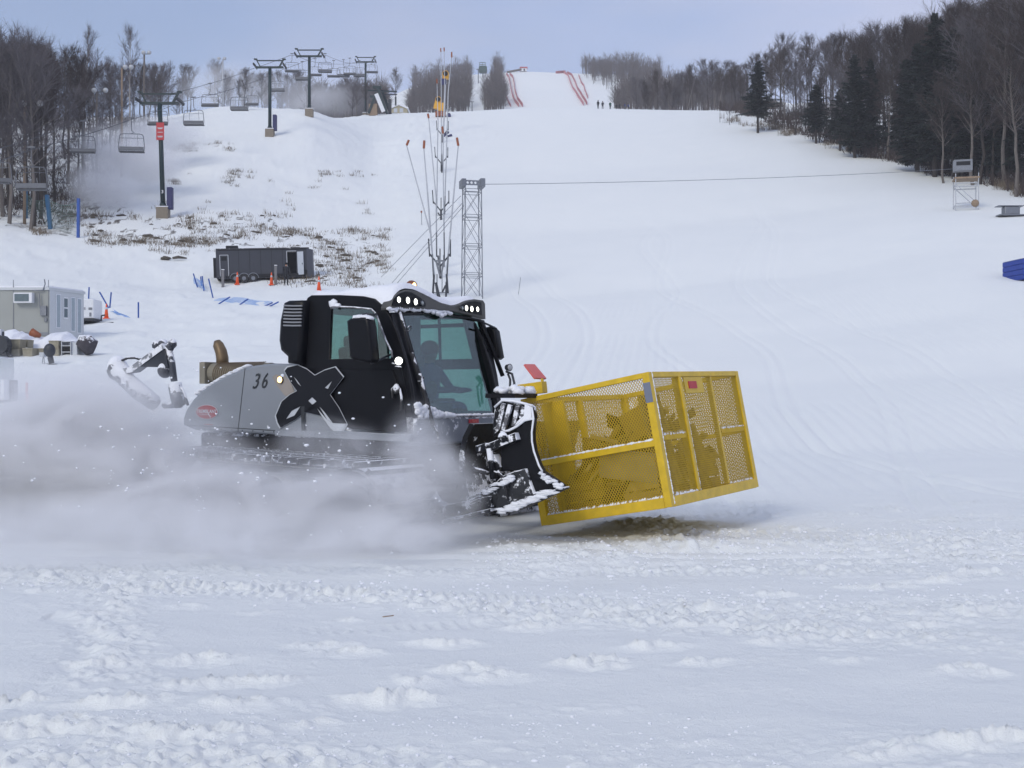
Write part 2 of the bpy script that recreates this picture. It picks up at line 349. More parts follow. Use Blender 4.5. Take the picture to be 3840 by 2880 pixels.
    z = z+far*(.07*fbm(x/11, y/9, 3, 12)+.022*fbm(x/2.4, y/2.8, 2, 13))*(1-ss(300, 420, y))
    left = (1-ss(1500, 1800, sx))*far*(1-ss(225, 240, y))
    z = z+left*(.20*fbm(x/3.2, y/3.6, 3, 14)+.16*np.maximum(0, fbm(x/1.1, y/1.6, 3, 15)))
    wood = np.maximum(ss(0, 260, sx-EDGE_R(y)), 0)*far
    z = z+wood*(.9*np.maximum(0, fbm(x/4, y/6, 3, 16))+.25*fbm(x/1.2, y/2, 2, 17))*(1-ss(260, 300, y))
    # thrown up snow beside the lance line
    rp_ = np.exp(-((sx-1730)/55)**2)*ss(60, 75, y)*(1-ss(130, 170, y)); z = z+rp_*.35*np.maximum(0, fbm(x/.8, y/1.6, 2, 18))
    rp2 = np.exp(-((sx-1600)/190)**2-((y-195)/22)**2); z = z+rp2*.7*np.maximum(0, fbm(x/1.6, y/3, 2, 19))
    return z
def EDGE_R(y): return np.interp(y, [60, 90, 115, 133, 150, 175, 200, 226, 240], [4700, 4200, 3840, 3600, 3330, 3000, 2860, 2710, 2690])
def make_ground():
    Ys = np.concatenate([np.linspace(-5, 3.4, 24), np.geomspace(3.45, 16, 560), np.geomspace(16.1, 60, 230), np.geomspace(60.4, 320, 230), np.geomspace(325, 1350, 80)])
    us = np.concatenate([np.linspace(-1.25, -.47, 40)[:-1], np.linspace(-.47, .47, 780), np.linspace(.47, 1.25, 40)[1:]])
    U, Y = np.meshgrid(us, Ys); X = U*(Y+6)
    x = X.ravel(); y = Y.ravel(); z = tz(x, y)+relief(x.copy(), y.copy())
    n, m = Y.shape; idx = np.arange(n*m).reshape(n, m)
    q = np.stack([idx[:-1, :-1], idx[:-1, 1:], idx[1:, 1:], idx[1:, :-1]], -1).reshape(-1, 4)
    me = bpy.data.meshes.new('snow_ground'); me.vertices.add(n*m); me.vertices.foreach_set('co', np.stack([x, y, z], 1).ravel())
    me.loops.add(q.size); me.loops.foreach_set('vertex_index', q.ravel().astype(np.int32)); me.polygons.add(len(q))
    me.polygons.foreach_set('loop_start', (np.arange(len(q))*4).astype(np.int32)); me.update(calc_edges=True); me.validate()
    me.shade_smooth()
    # cage shadow plus dirty snow painted below the cage; soil and stubble showing through
    sx = 1920+F*x/np.maximum(y, 1); row = HR-F*(z-CH)/np.maximum(y, 1)
    shade_dirt = np.exp(-((y-13.0-.10*x)/.42)**2)*ss(-1.0, .3, x)*(1-ss(1.6, 4.2, x))*(.6+.6*fbm(x/.5, y/.3, 3, 50))
    n1 = fbm(x/2.2, y/3.0, 4, 60, .65)
    def reg(x0, x1, r0, r1): return ss(x0-60, x0+60, sx)*(1-ss(x1-60, x1+60, sx))*ss(r0-12, r0+12, row)*(1-ss(r1-12, r1+12, row))
    stub = np.maximum.reduce([reg(330, 1100, 800, 930), reg(1000, 1420, 880, 1075)*.9, reg(650, 860, 535, 575), reg(650, 780, 680, 690), reg(180, 480, 690, 880)*1.3, reg(820, 1350, 640, 680)*.35, reg(500, 820, 900, 980)*.4])*(y > 60)*(y < 190)
    stub = np.clip(stub*ss(-.02, .35, fbm(x/.9, y/1.6, 4, 61, .7))*.9, 0, 1)
    wood = ss(-30, 160, sx-EDGE_R(y))*(y > 60)*(y < 245)*ss(-.25, .2, n1)*.8
    woodl = (1-ss(0, 60, sx-np.interp(y, [100, 120, 150, 205], [180, 330, 470, 640])))*(y > 108)*(y < 203)*ss(-.35, .15, n1)*.75
    a = me.attributes.new('shade_dirt', 'FLOAT', 'POINT'); a.data.foreach_set('value', np.clip(shade_dirt, 0, 1).astype(np.float32))
    a = me.attributes.new('earth', 'FLOAT', 'POINT'); a.data.foreach_set('value', np.clip(np.maximum.reduce([stub, wood, woodl]), 0, 1).astype(np.float32))
    m_ = bpy.data.materials.new('snow_surface'); m_.use_nodes = True; nt = m_.node_tree; N = nt.nodes; L = nt.links; b = N['Principled BSDF']
    b.inputs['Roughness'].default_value = .75; b.inputs['Specular IOR Level'].default_value = .25
    def attr(nm): q = N.new('ShaderNodeAttribute'); q.attribute_name = nm; return q.outputs['Fac']
    def noise(sc, d=6, ro=.6):
        q = N.new('ShaderNodeTexNoise'); q.inputs['Scale'].default_value = sc; q.inputs['Detail'].default_value = d; q.inputs['Roughness'].default_value = ro
        L.new(tc.outputs['Object'], q.inputs['Vector']); return q.outputs['Fac']
    tc = N.new('ShaderNodeTexCoord')
    def mixc(f, a_, b_):
        q = N.new('ShaderNodeMix'); q.data_type = 'RGBA'; L.new(f, q.inputs['Factor'])
        for s_, v in (('A', a_), ('B', b_)):
            if isinstance(v, tuple): q.inputs[s_].default_value = (*v, 1)
            else: L.new(v, q.inputs[s_])
        return q.outputs['Result']
    def math_(op, a_, b_):
        q = N.new('ShaderNodeMath'); q.operation = op
        for i, v in enumerate((a_, b_)):
            if isinstance(v, (int, float)): q.inputs[i].default_value = v
            else: L.new(v, q.inputs[i])
        return q.outputs[0]
    base = mixc(noise(.22, 7, .7), (.775, .805, .80), (.86, .88, .86))
    base = mixc(math_('MULTIPLY', attr('shade_dirt'), .6), base, (.36, .345, .33))
    ea = math_('MULTIPLY', attr('earth'), noise(2.2, 8, .75)); mr = N.new('ShaderNodeMapRange'); mr.inputs['From Min'].default_value = .30; mr.inputs['From Max'].default_value = .50; L.new(ea, mr.inputs['Value'])
    base = mixc(mr.outputs[0], base, mixc(noise(.8, 3), (.10, .075, .05), (.065, .06, .055)))
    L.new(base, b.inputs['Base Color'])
    h = math_('ADD', math_('MULTIPLY', noise(14, 8, .75), .6), math_('MULTIPLY', noise(70, 4, .7), .18))
    bp = N.new('ShaderNodeBump'); bp.inputs['Strength'].default_value = .6; bp.inputs['Distance'].default_value = .05; L.new(h, bp.inputs['Height']); L.new(bp.outputs[0], b.inputs['Normal'])
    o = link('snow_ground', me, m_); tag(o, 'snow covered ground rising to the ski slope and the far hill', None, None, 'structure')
    return o
make_ground()
# ---------------------------------------------------------------- zoom-sheet coordinates used when measuring the photo
def zz(ox, oy, k): return lambda x, y: (ox+x/k, oy+y/k)
z1 = zz(600, 980, 1.4747); z2 = zz(1800, 1300, 2.0109); z3 = zz(1000, 1020, 2.3042); z7 = zz(1600, 1450, 2.7655); z4 = zz(0, 950, 2.2122)
z5 = zz(0, 100, 2.074); z6 = zz(800, 100, 2.765); zc = zz(1400, 150, 2.4578); z8 = zz(1300, 450, 2.37); zr = zz(2600, 0, 1.7839)
zp = zz(1950, 180, 2.765); zt = zz(600, 850, 3.16); zl = zz(0, 1080, 3.4565); zn = zz(0, 550, 3.686)
# ---------------------------------------------------------------- people
def skinned(joints, edges, radii, sub=2, root=0):
    me = bpy.data.meshes.new('b'); me.from_pydata(joints, edges, []); o = bpy.data.objects.new('b', me); C.objects.link(o)
    sk = o.modifiers.new('s', 'SKIN'); sk.use_smooth_shade = True
    for i, r in enumerate(radii): me.skin_vertices[0].data[i].radius = (r, r) if isinstance(r, float) else r
    me.skin_vertices[0].data[root].use_root = True
    m2 = o.modifiers.new('u', 'SUBSURF'); m2.levels = m2.render_levels = sub
    bpy.context.view_layer.update(); r = bake(o); bpy.data.objects.remove(o); bpy.data.meshes.remove(me); return r
def person(label, loc, rz, jacket, trousers, group=None, stride=.1, arm=0.0, seated=False, hat=None, s=1.0):
    t = thing('person', label, 'person', loc, (0, 0, rz), group)
    h = .93; hp = .10; J = []; E = []; Rr = []
    def add(p, r, par=None):
        J.append(tuple(c*s for c in p)); Rr.append(r*s if isinstance(r, float) else tuple(c*s for c in r))
        if par is not None: E.append((par, len(J)-1))
        return len(J)-1
    pel = add((0, 0, h), (.16, .12)); b1 = add((0, 0, h+.22), (.15, .12), pel); ch = add((0, .0, h+.42), (.19, .13), b1); nk = add((0, 0, h+.56), .065, ch)
    hd = add((0, .01, h+.63), .075, nk); hc = add((0, .03, h+.71), .10, hd); ht = add((0, .02, h+.80), .075, hc)
    for sd in (-1, 1):
        sh = add((sd*.19, 0, h+.49), .075, ch)
        if seated:
            el = add((sd*.25, .18, h+.24), .055, sh); wr = add((sd*.17, .42, h+.22), .04, el); ha = add((sd*.16, .50, h+.24), .04, wr)
            for f in range(4): add((sd*.16+(f-1.5)*.02, .56+.005*f, h+.22), .011, ha)
            hipj = add((sd*.10, .03, h-.02), .10, pel); kn = add((sd*.13, .45, h+.02), .075, hipj); an = add((sd*.13, .50, h-.38), .055, kn); add((sd*.13, .66, h-.44), .05, an)
        else:
            a = arm*sd
            el = add((sd*(.25+.05*abs(arm)), -.03+.1*a, h+.22), .055, sh); wr = add((sd*.26, .12+.12*a, h+.02), .042, el); ha = add((sd*.25, .15+.12*a, h-.06), .04, wr)
            for f in range(4): add((sd*.25, .13+.12*a+(f-.5)*.02, h-.14-.006*f), .011, ha)
            hipj = add((sd*.095, 0, h-.08), .10, pel); kn = add((sd*.11, .05+sd*stride*.5, .48), .07, hipj); an = add((sd*.12, -.02+sd*stride, .09), .055, kn); add((sd*.13, .13+sd*stride, .05), .05, an)
    me = skinned(J, E, Rr, 1 if s == 1.0 and not seated else 2)
    for m in (jacket, trousers, M['skin'], M['black']): me.materials.append(m)
    for p in me.polygons:
        z = p.center.z/s
        hnd = abs(p.center.x)/s > .21 and z < h-.03 and not seated
        p.material_index = 2 if (z > h+.585) else (3 if z < .14 or hnd else (1 if z < h-.02 else 0))
    link('body', me, None, t, smooth=True)
    hb = MB(); hb.ell((0, .005*s, (h+.775)*s), (.125*s, .13*s, .115*s), 12, 8); hb.build('hat', hat or M['black'], t, smooth=True)
    return t
# ---------------------------------------------------------------- snow groomer: local frame x forward, y towards its left (away from the camera), z up
TH = R_(31.5); C0 = W(1555, 1640, 14.0); C0.z = 0
MG = Matrix.Translation(C0) @ Matrix.Rotation(-TH, 4, 'Z'); MGi = MG.inverted()
def rpm(Mi, s, p, n):
    o = Mi @ Vector((0, 0, CH)); d = (Mi.to_3x3() @ Vector(((s[0]-1920)/F, 1, (HR-s[1])/F)))
    n = vec(n); return o+d*((vec(p)-o).dot(n)/d.dot(n))
def side(s, y=0.0): return rpm(MGi, s, (0, y, 0), (0, 1, 0))
def xz(s, y=0.0): p = side(s, y); return (p.x, p.z)
def atx(s, x): return rpm(MGi, s, (x, 0, 0), (1, 0, 0))
G = thing('snow_groomer', 'black and silver tracked snow groomer throwing up snow, carrying the yellow cage', 'snow groomer', C0, (0, 0, -TH))
WD = 1.92
fa = side(z3(1060, 370)); fb = side(z3(1275, 1250)); fu = (fa-fb).normalized(); fn = Vector((0, 1, 0)).cross(fu).normalized()
if fn.x < 0: fn = -fn
def FP(off=0): return Matrix.Translation(fb+fn*off) @ Matrix((( 0, fu.x, fn.x, 0), (1, fu.y, fn.y, 0), (0, fu.z, fn.z, 0), (0, 0, 0, 1)))
def fr(s, off=0.0): return rpm(MGi, s, fb+fn*off, fn)
def fr2(s, off=0.0): p = fr(s, off); return (p.y, (p-fb).dot(fu))
# cab side panels with window openings
out = [z3(300, 800), z3(322, 480), z3(334, 262), z3(352, 222), z3(385, 200), z3(620, 198), z3(830, 208), z3(925, 230), z3(990, 282), z3(1060, 370), z3(1130, 530), z3(1200, 760), z3(1250, 1000), z3(1275, 1250), z3(1266, 1402), z3(690, 1352), z3(560, 1340), z3(300, 1310)]
out = [xz(p) for p in out]
win = [xz(z3(*p)) for p in [(556, 300), (880, 306), (925, 322), (950, 360), (1010, 530), (1078, 715), (1070, 745), (540, 752)]]
me = plate2d(out, [win], .05, .008); me.transform(XZ(.05)); link('cab_side', me, M['black'], G)
# far side: same outline, big door window split in an upper and a lower pane
wu = [(-1.42, 2.12), (-.42, 2.12), (-.58, 2.66), (-1.40, 2.68)]; wl = [(-1.15, 1.42), (-.12, 1.42), (-.30, 1.98), (-1.15, 1.98)]
me = plate2d(out, [wu, wl], .05, .008); me.transform(XZ(WD)); link('cab_side', me, M['black'], G)
for pl in (wu, wl):
    me = plate2d(pl, [], .006); me.transform(XZ(WD-.025)); link('side_window', me, M['glassy'], G)
b = MB(); b.bar((-.95, WD-.03, 2.12), (-.97, WD-.03, 2.67), .03); b.bar((-1.42, WD-.03, 2.58), (-.5, WD-.03, 2.58), .05); b.build('window_divider', M['black'], G)
me = plate2d(win, [], .006); me.transform(XZ(.03)); wn = link('side_window', me, M['glassy'], G)
# rear wall with window, roof shell, floor
me = plate2d([(.05, 1.1), (WD-.05, 1.1), (WD-.05, 2.84), (.05, 2.84)], [[(.35, 2.08), (WD-.25, 2.08), (WD-.25, 2.70), (.35, 2.70)]], .05); me.transform(YZ(-1.86)); link('cab_rear_wall', me, M['black'], G)
me = plate2d([(.35, 2.08), (WD-.25, 2.08), (WD-.25, 2.70), (.35, 2.70)], [], .006); me.transform(YZ(-1.83)); link('rear_window', me, M['glassy'], G)
# front brow with its two lamp pods
XB = -.40
def yz(s, x=XB): p = atx(s, x); return (p.y, p.z)
browt = [yz(z3(*p)) for p in [(1042, 300), (1058, 262), (1090, 205), (1130, 170), (1180, 154), (1250, 162), (1330, 192), (1420, 240), (1500, 278), (1580, 294), (1640, 280), (1700, 250), (1770, 236), (1840, 246), (1858, 275), (1862, 400)]]
browb = [yz(z3(*p)) for p in [(1862, 410), (1700, 370), (1560, 340), (1400, 325), (1200, 325), (1042, 330)]]
me = plate2d(browt+browb, [], .16, .012); me.transform(YZ(XB-.10)); link('roof_brow', me, mat('grey_roof_brow', (.075, .075, .07), .5, var=.15), G)
def pod(pts, lamps):
    me = plate2d([yz(z3(*p), XB+.06) for p in pts], [], .02, .004); me.transform(YZ(XB+.061)); p_ = link('lamp_pod', me, M['black'], G)
    for (x, y, rx, ry, on) in lamps:
        c = atx(z3(x, y), XB+.085); q = MB(); rr = ry/2.3042/PX(13.9)
        q.ell((c.x, c.y, c.z), (.02, rr*.95, rr), 14, 8); q.build('roof_lamp', M['lamp'] if on else M['lampoff'], p_, smooth=True)
        q = MB(); n = 16
        rg = [[Vector((c.x+dx, c.y+math.cos(2*math.pi*k/n)*rr*k2, c.z+math.sin(2*math.pi*k/n)*rr*k2)) for k in range(n)] for dx, k2 in ((-.02, 1.2), (.015, 1.2), (.015, 1.02), (-.02, 1.02))]
        q.loft(rg, False); q.build('lamp_bezel', M['dsteel'], p_, smooth=True)
pod([(1075, 290), (1090, 235), (1130, 190), (1180, 170), (1240, 175), (1310, 215), (1365, 265), (1362, 300), (1200, 302)], [(1138, 240, 0, 27, 1), (1216, 245, 0, 30, 1), (1283, 258, 0, 30, 1), (1342, 268, 0, 24, 0)])
pod([(1665, 320), (1680, 285), (1720, 262), (1790, 252), (1846, 262), (1850, 372), (1760, 352)], [(1687, 312, 0, 20, 0), (1722, 312, 0, 27, 1), (1768, 320, 0, 28, 1), (1818, 322, 0, 25, 1)])
# roof skin and the snow lying on it
ys = [p[0] for p in browt]; zs = [p[1] for p in browt]
def brow(y): return float(np.interp(y, ys, zs))
def roof(zadd, edge, name, m, nx=46, ny=50, noise=0):
    v = MB(); rings = []
    for i in range(nx+1):
        t = i/nx; x = -1.72+t*(XB+.02+1.72); row = []
        for j in range(ny+1):
            s_ = j/ny; y = .02+s_*(WD-.02)
            zr_ = 2.86+.05*math.sin(math.pi*s_); w_ = t**2.2
            z = zr_*(1-w_)+(brow(y)-.005)*w_
            e = min(1, min(t*nx/3.5+.0, (1-t)*nx/2.+.15, s_*ny/3., (1-s_)*ny/3.)); e = max(0, e)**.5
            z += zadd*e*(1+(.35*vn(np.array([x/.35]), np.array([y/.35]), 4)[0] if noise else 0)) - (1-e)*edge
            z += (.010*vn(np.array([x/.07]), np.array([y/.07]), 5)[0] if noise else 0)*e
            row.append(Vector((x, y, z)))
        rings.append(row)
    v.loft(rings, False, False)
    return v.build(name, m, G, smooth=True)
roof(.0, .05, 'roof', M['black'])
roof(.085, .03, 'roof_snow', M['snow'], noise=1)
# snow clinging above the windshield
b = MB()
for k in range(34):
    x = 1060+k*16; p = fr(z3(x, 318+8*math.sin(k)+.00012*(x-1060)**2), .04); b.ell(p, (.03, .035+.02*random.random(), .018+.014*random.random()), 8, 5, jit=.3)
for x, y, r in [(1440, 350, .04), (1480, 360, .05), (1510, 375, .05), (1540, 365, .04), (1120, 335, .03)]:
    b.ell(fr(z3(x, y), .05), (r*.6, r, r*.6), 8, 6, jit=.4)
b.build('ledge_snow', M['snow'], G, smooth=True)
# windshield: frame in the front plane, glass just behind it
wo = [fr2(z3(*p)) for p in [(1062, 352), (1400, 352), (1700, 385), (1872, 420), (1930, 640), (1985, 900), (2035, 1250), (1270, 1262)]]
wh = [fr2(z3(*p)) for p in [(1170, 372), (1400, 368), (1700, 402), (1828, 428), (1880, 640), (1935, 900), (1972, 1225), (1520, 1232), (1420, 1190), (1290, 780)]]
me = plate2d(wo, [wh], .04, .006); me.transform(FP(-.02)); link('windshield_frame', me, M['black'], G)
me = plate2d(wh, [], .006); me.transform(FP(-.012)); link('windshield', me, M['glassy'], G)
# interior: far pillar, seats, driver, console
b = MB(); b.box((-.45, .62, 2.3), (.06, .16, .8)); b.box((-1.0, 1.0, 1.12), (1.5, 1.7, .06)); b.build('cab_floor', M['seat'], G)
for y, dx in ((.62, 0), (1.42, .38)):
    b = MB(); b.box((-1.15+dx, y, 1.52), (.50, .48, .14)); b.build('seat', M['seat'], G, bevel=.04)
    b = MB(); b.box((-1.42+dx, y, 1.92), (.13, .46, .66), Matrix.Rotation(R_(-8), 3, 'Y')); b.box((-1.47+dx, y, 2.32), (.10, .26, .16)); b.build('seat_back', M['seat'], G, bevel=.04)
b = MB(); b.box((-.35, .75, 1.46), (.26, .75, .14)); b.bar((-.4, .85, 1.5), (-.32, .85, 1.68), .05); b.ell((-.36, .85, 1.70), (.05, .12, .11), 12, 8); b.build('console', M['seat'], G, bevel=.02)
drv = person('driver in a dark jacket seated behind the tinted windshield of the groomer', MG @ Vector((-.80, 1.42, .54)), -TH-R_(90), M['jacketblue'], M['jacketdark'], seated=True, hat=M['orangecap'])
# wiper arms and hooks
b = MB()
b.tube([fr(z3(*p), .05) for p in [(1150, 345), (1200, 520), (1250, 700)]], .018)
b.tube([fr(z3(*p), .05) for p in [(1250, 700), (1300, 860), (1345, 1010)]], .024)
b.tube([fr(z3(*p), .06) for p in [(1320, 880), (1355, 1030), (1400, 1180), (1440, 1330)]], .026)
b.tube([fr(z3(*p), .05) for p in [(1440, 1330), (1480, 1400), (1482, 1440), (1465, 1478)]], .014)
for x, y in [(1235, 490), (1345, 925)]:
    b.tube([fr(z3(x+dx, y+dy), .07) for dx, dy in [(-40, 20), (-10, 20), (12, 5), (12, -18), (-5, -22), (-16, -5), (-10, 15)]], .007, 6)
b.build('wiper', M['rubber'], G, smooth=True)
b = MB(); b.tube([fr(z3(*p), .05) for p in [(1860, 560), (1880, 620), (1915, 690)]], .014); b.tube([fr(z3(*p), .04) for p in [(1850, 430), (1905, 560), (1965, 700), (2040, 900)]], .03); b.build('wiper', M['black'], G, smooth=True)
# door with seams, handle, grab bar, side lamp
dr = [xz(z3(*p)) for p in [(600, 840), (1090, 840), (1150, 1000), (1205, 1200), (1215, 1385), (700, 1345), (600, 1250)]]
me = plate2d(dr, [], .018, .006); me.transform(XZ(-.001)); dd = link('door', me, M['black'], G)
hb = MB(); hb.tube([side(z3(*p), -.05) for p in [(1090, 1090), (1085, 1010), (1110, 985), (1150, 1010), (1165, 1080), (1160, 1200)]], .015); hb.ell(side(z3(1120, 1010), -.06), (.05, .03, .06), 9, 6, jit=.3); hb.build('door_handle', mat('snowy_handle', (.05, .05, .05), .5, snow=.9, snowscale=12), dd, smooth=True)
b = MB(); b.tube([side(z3(*p), -.06) for p in [(558, 320), (562, 300), (620, 300), (760, 306), (905, 322), (945, 362), (985, 470), (1030, 590), (1080, 690), (1086, 735)]], .012); b.build('grab_rail', mat('frosted_rail', (.20, .20, .21), .5, snow=.6, snowscale=20), G, smooth=True)
b = MB(); b.ell(side(z3(575, 275), -.03), (.07, .03, .06), 9, 6, jit=.4); b.ell(side(z3(610, 290), -.03), (.06, .03, .03), 8, 5, jit=.4); b.build('window_snow', M['snow'], G, smooth=True)
def roundlamp(parent, c, r, m, nrm=(0, -1, 0), name='side_lamp', rim=None):
    nrm = vec(nrm).normalized(); q = MB(); q.tube([c-nrm*.05, c+nrm*.01], [r*1.0, r*1.25], 16); h_ = q.build(name, rim or M['dsteel'], parent, smooth=False)
    q = MB(); R = nrm.to_track_quat('Z', 'Y').to_matrix(); q.ell(c+nrm*.012, (r, r, r*.25), 16, 8, R); q.build('lens', m, h_, smooth=True); return h_
roundlamp(G, side(z3(1142, 768), -.10), .045, M['lamp'], (.6, -1, 0))
roundlamp(G, side(z3(2097, 825), WD+.12), .040, M['galvlight'], (1, -.3, 0))
b = MB(); b.tube([side(z3(*p), -.05) for p in [(1085, 790), (1125, 800), (1140, 800)]], .012); b.ell(side(z3(1135, 822), -.1), (.05, .03, .02), 8, 5, jit=.3); b.build('lamp_bracket', M['blacksnow'], G)
# mirrors
mo = [xz(z3(*p), -.34) for p in [(724, 424), (762, 398), (902, 392), (922, 470), (946, 750), (930, 785), (780, 765), (748, 735)]]
me = plate2d(mo, [], .16, .03); me.transform(XZ(-.26)); mr_ = link('mirror', me, M['black'], G)
b = MB()
for k in range(9): b.ell(side(z3(775+k*15, 398-8*math.sin(k*.4)), -.34), (.045, .07, .022+.01*random.random()), 8, 5, jit=.4)
b.build('mirror_snow', M['snow'], mr_, smooth=True)
b = MB(); b.tube([side(z3(*p), -.30) for p in [(820, 395), (830, 365), (880, 362), (930, 372)]]+[side(z3(945, 360), -.03)], .013); b.build('mirror_arm', M['dsteel'], mr_, smooth=True); b = MB(); b.tube([side(z3(900, 790), -.33), side(z3(960, 765), -.25), side(z3(1075, 712), -.02)], .013); b.build('mirror_arm', M['dsteel'], mr_, smooth=True)
mo = [xz(z3(*p), WD+.30) for p in [(1925, 480), (1965, 470), (2005, 510), (2045, 740), (2020, 760), (1960, 700)]]
me = plate2d(mo, [], .14, .02); me.transform(XZ(WD+.34)); m2 = link('mirror', me, M['black'], G)
b = MB(); b.tube([side(z3(1985, 490), WD+.28), side(z3(1930, 462), WD+.15), side(z3(1880, 440), WD)], .014); b.build('mirror_arm', M['dsteel'], m2, smooth=True); b = MB(); b.tube([side(z3(2070, 860), WD+.12), side(z3(2120, 880), WD+.1), side(z3(2140, 960), WD+.08), side(z3(2130, 1060), WD+.02)], .016); b.tube([side(z3(2085, 880), WD+.12), side(z3(2105, 930), WD+.1), side(z3(2100, 1050), WD+.02)], .016); b.build('mirror_arm', M['dsteel'], m2, smooth=True)
# air conditioner box on the cab's rear corner
ao = [xz(z3(*p), -.10) for p in [(150, 262), (185, 246), (328, 243), (316, 470), (300, 660), (290, 800), (180, 790), (180, 735), (122, 680), (106, 590), (116, 420)]]
me = plate2d(ao, [], .62, .05); me.transform(XZ(.50)); ac = link('air_conditioner', me, M['black'], G, smooth=False)
for k in range(7):
    y = 290+k*28.5; b = MB(); b.tube([side(z3(150-k*.6, y), -.135), side(z3(225, y+3), -.14), side(z3(306-k*1.2, y+2), -.135)], .011, 6); b.build('louvre', mat('grey_louvre', (.25, .26, .28), .5) if k == 0 else bpy.data.materials['grey_louvre'], ac)
# silver rear hood and skirt
ho = [xz(z1(*p), -.03) for p in [(760, 582), (700, 566), (620, 564), (520, 576), (450, 596), (380, 626), (300, 667), (232, 712), (180, 765), (142, 822), (126, 870), (128, 905), (190, 934), (500, 951), (800, 970), (1060, 982), (1060, 930), (1000, 905), (900, 860), (800, 760)]]
me = plate2d(ho, [], WD+.06, .03); me.transform(XZ(WD+.03)); hood = link('rear_hood', me, M['silver'], G)
sk = [xz(z1(*p), -.05) for p in [(640, 935), (1000, 938), (1390, 958), (1386, 1000), (1060, 984), (800, 972), (640, 965)]]
me = plate2d(sk, [], .05, .008); me.transform(XZ(-.02)); link('side_skirt', me, M['silver'], G)
b = MB(); b.bar(side(z1(470, 592), -.032), side(z1(430, 945), -.032), .004, .008); b.bar(side(z1(135, 905), -.032), side(z1(640, 936), -.032), .004, .010)
for k in range(9): b.ell(side(z1(165+k*58, 922+k*2.6), -.034), (.010, .004, .010), 6, 4)
b.build('panel_seam', M['seat'], hood)
b = MB()
for k in range(40):
    t = k/39; x = 215+t*270; y = 738-t*150-10*math.sin(t*3.1)-6; b.ell(side(z1(x, y), .05+random.random()*.25), (.05, .08, .018+.012*random.random()), 7, 5, jit=.4)
b.build('hood_snow', M['snow'], hood, smooth=True)
# X emblem, number, oval badge, marker lamp
X1 = [(265, 805), (345, 840), (415, 895), (500, 850), (590, 823), (660, 910), (600, 990), (545, 1060), (620, 1170), (690, 1310), (645, 1385), (600, 1392), (540, 1340), (470, 1240), (432, 1172), (400, 1140), (330, 1210), (240, 1280), (120, 1345), (95, 1300), (80, 1240), (130, 1120), (200, 1060), (262, 1028), (205, 950), (155, 855), (180, 825)]
hol = [[(228, 898), (262, 935), (300, 990), (270, 965)], [(502, 1000), (565, 940), (530, 1010)], [(165, 1272), (215, 1200), (292, 1160), (240, 1240)], [(452, 1158), (500, 1210), (572, 1305), (520, 1275)], [(358, 1112), (392, 1082), (430, 1118), (395, 1148)]]
def off(poly, d):
    cx = 390; cy = 1090; return [(cx+(x-cx)*(1+d/300), cy+(y-cy)*(1+d/300)) for x, y in poly]
me = plate2d([xz(z3(*p), -.045) for p in off(X1, 10)], [], .003); me.transform(XZ(-.042)); xb = link('emblem_border', me, M['whitedull'], G)
me = plate2d([xz(z3(*p), -.05) for p in X1], [[xz(z3(*p), -.05) for p in h_] for h_ in hol], .004); me.transform(XZ(-.047)); link('emblem', me, mat('emblem_black', (.008, .009, .013), .5, spec=.25), G)
me = plate2d([xz(z3(*p), -.045) for p in [(300, 1160), (330, 1160), (335, 1400), (305, 1400)]], [], .003); me.transform(XZ(-.051)); link('skirt_strut', me, M['seat'], G)
def decal(txt, pos, h, m, name, shear=0, parent=None, sx=1.0, rot=0, off_=0):
    me = textmesh(txt, h, shear, .004, off_); me.transform(Matrix.Diagonal((sx, 1, 1, 1))); me.transform(Matrix.Rotation(rot, 4, 'Z'))
    p = side(pos, -.038); me.transform(XZ(0)); me.transform(Matrix.Translation(p)); return link(name, me, m, parent or G)
decal('3', z1(522, 668), .27, M['seat'], 'number_decal', .5, hood, .9, R_(6)); decal('6', z1(570, 666), .27, M['seat'], 'number_decal', .5, hood, .8, R_(6))
b = MB(); n = 40; bc = side(z1(260, 833), -.036)
def oval(rx, rz, y): return [Vector((bc.x+rx*math.cos(2*math.pi*k/n), bc.y+y, bc.z+rz*math.sin(2*math.pi*k/n))) for k in range(n)]
b.loft([oval(.205, .097, 0), oval(.205, .097, -.004)]); b.build('badge_rim', M['whitedull'], hood)
b = MB(); b.loft([oval(.198, .091, -.004), oval(.198, .091, -.007)]); bd = b.build('oval_badge', mat('badge_red', (.30, .035, .04), .5), hood)
me = textmesh('TREMBLANT', .068, 0, .003, .0006); me.transform(XZ(0)); me.transform(Matrix.Translation(bc+Vector((0, -.009, .006)))); link('badge_text', me, M['whitedull'], bd)
b = MB(); b.bar(bc+Vector((.02, -.010, -.005)), bc+Vector((.075, -.010, -.072)), .003, .012); b.bar(bc+Vector((-.13, -.010, -.032)), bc+Vector((.03, -.010, -.036)), .003, .005); b.build('badge_stroke', M['whitedull'], bd)
b = MB(); b.bar(side(z1(245, 901), -.035), side(z1(292, 904), -.035), .004, .012); b.build('small_sticker', bpy.data.materials['badge_red'], hood)
lo = [xz(z1(*p), -.035) for p in [(622, 640), (640, 626), (690, 632), (720, 660), (745, 722), (715, 755), (690, 742), (650, 690)]]
me = plate2d(lo, [], .006, .002); me.transform(XZ(-.033)); link('lamp_cluster', me, mat('clear_lens_tan', (.30, .27, .24), .25, var=.1), hood)
roundlamp(hood, side(z1(665, 655), -.05), .040, M['lampwarm'], (0, -1, 0), 'marker_lamp')
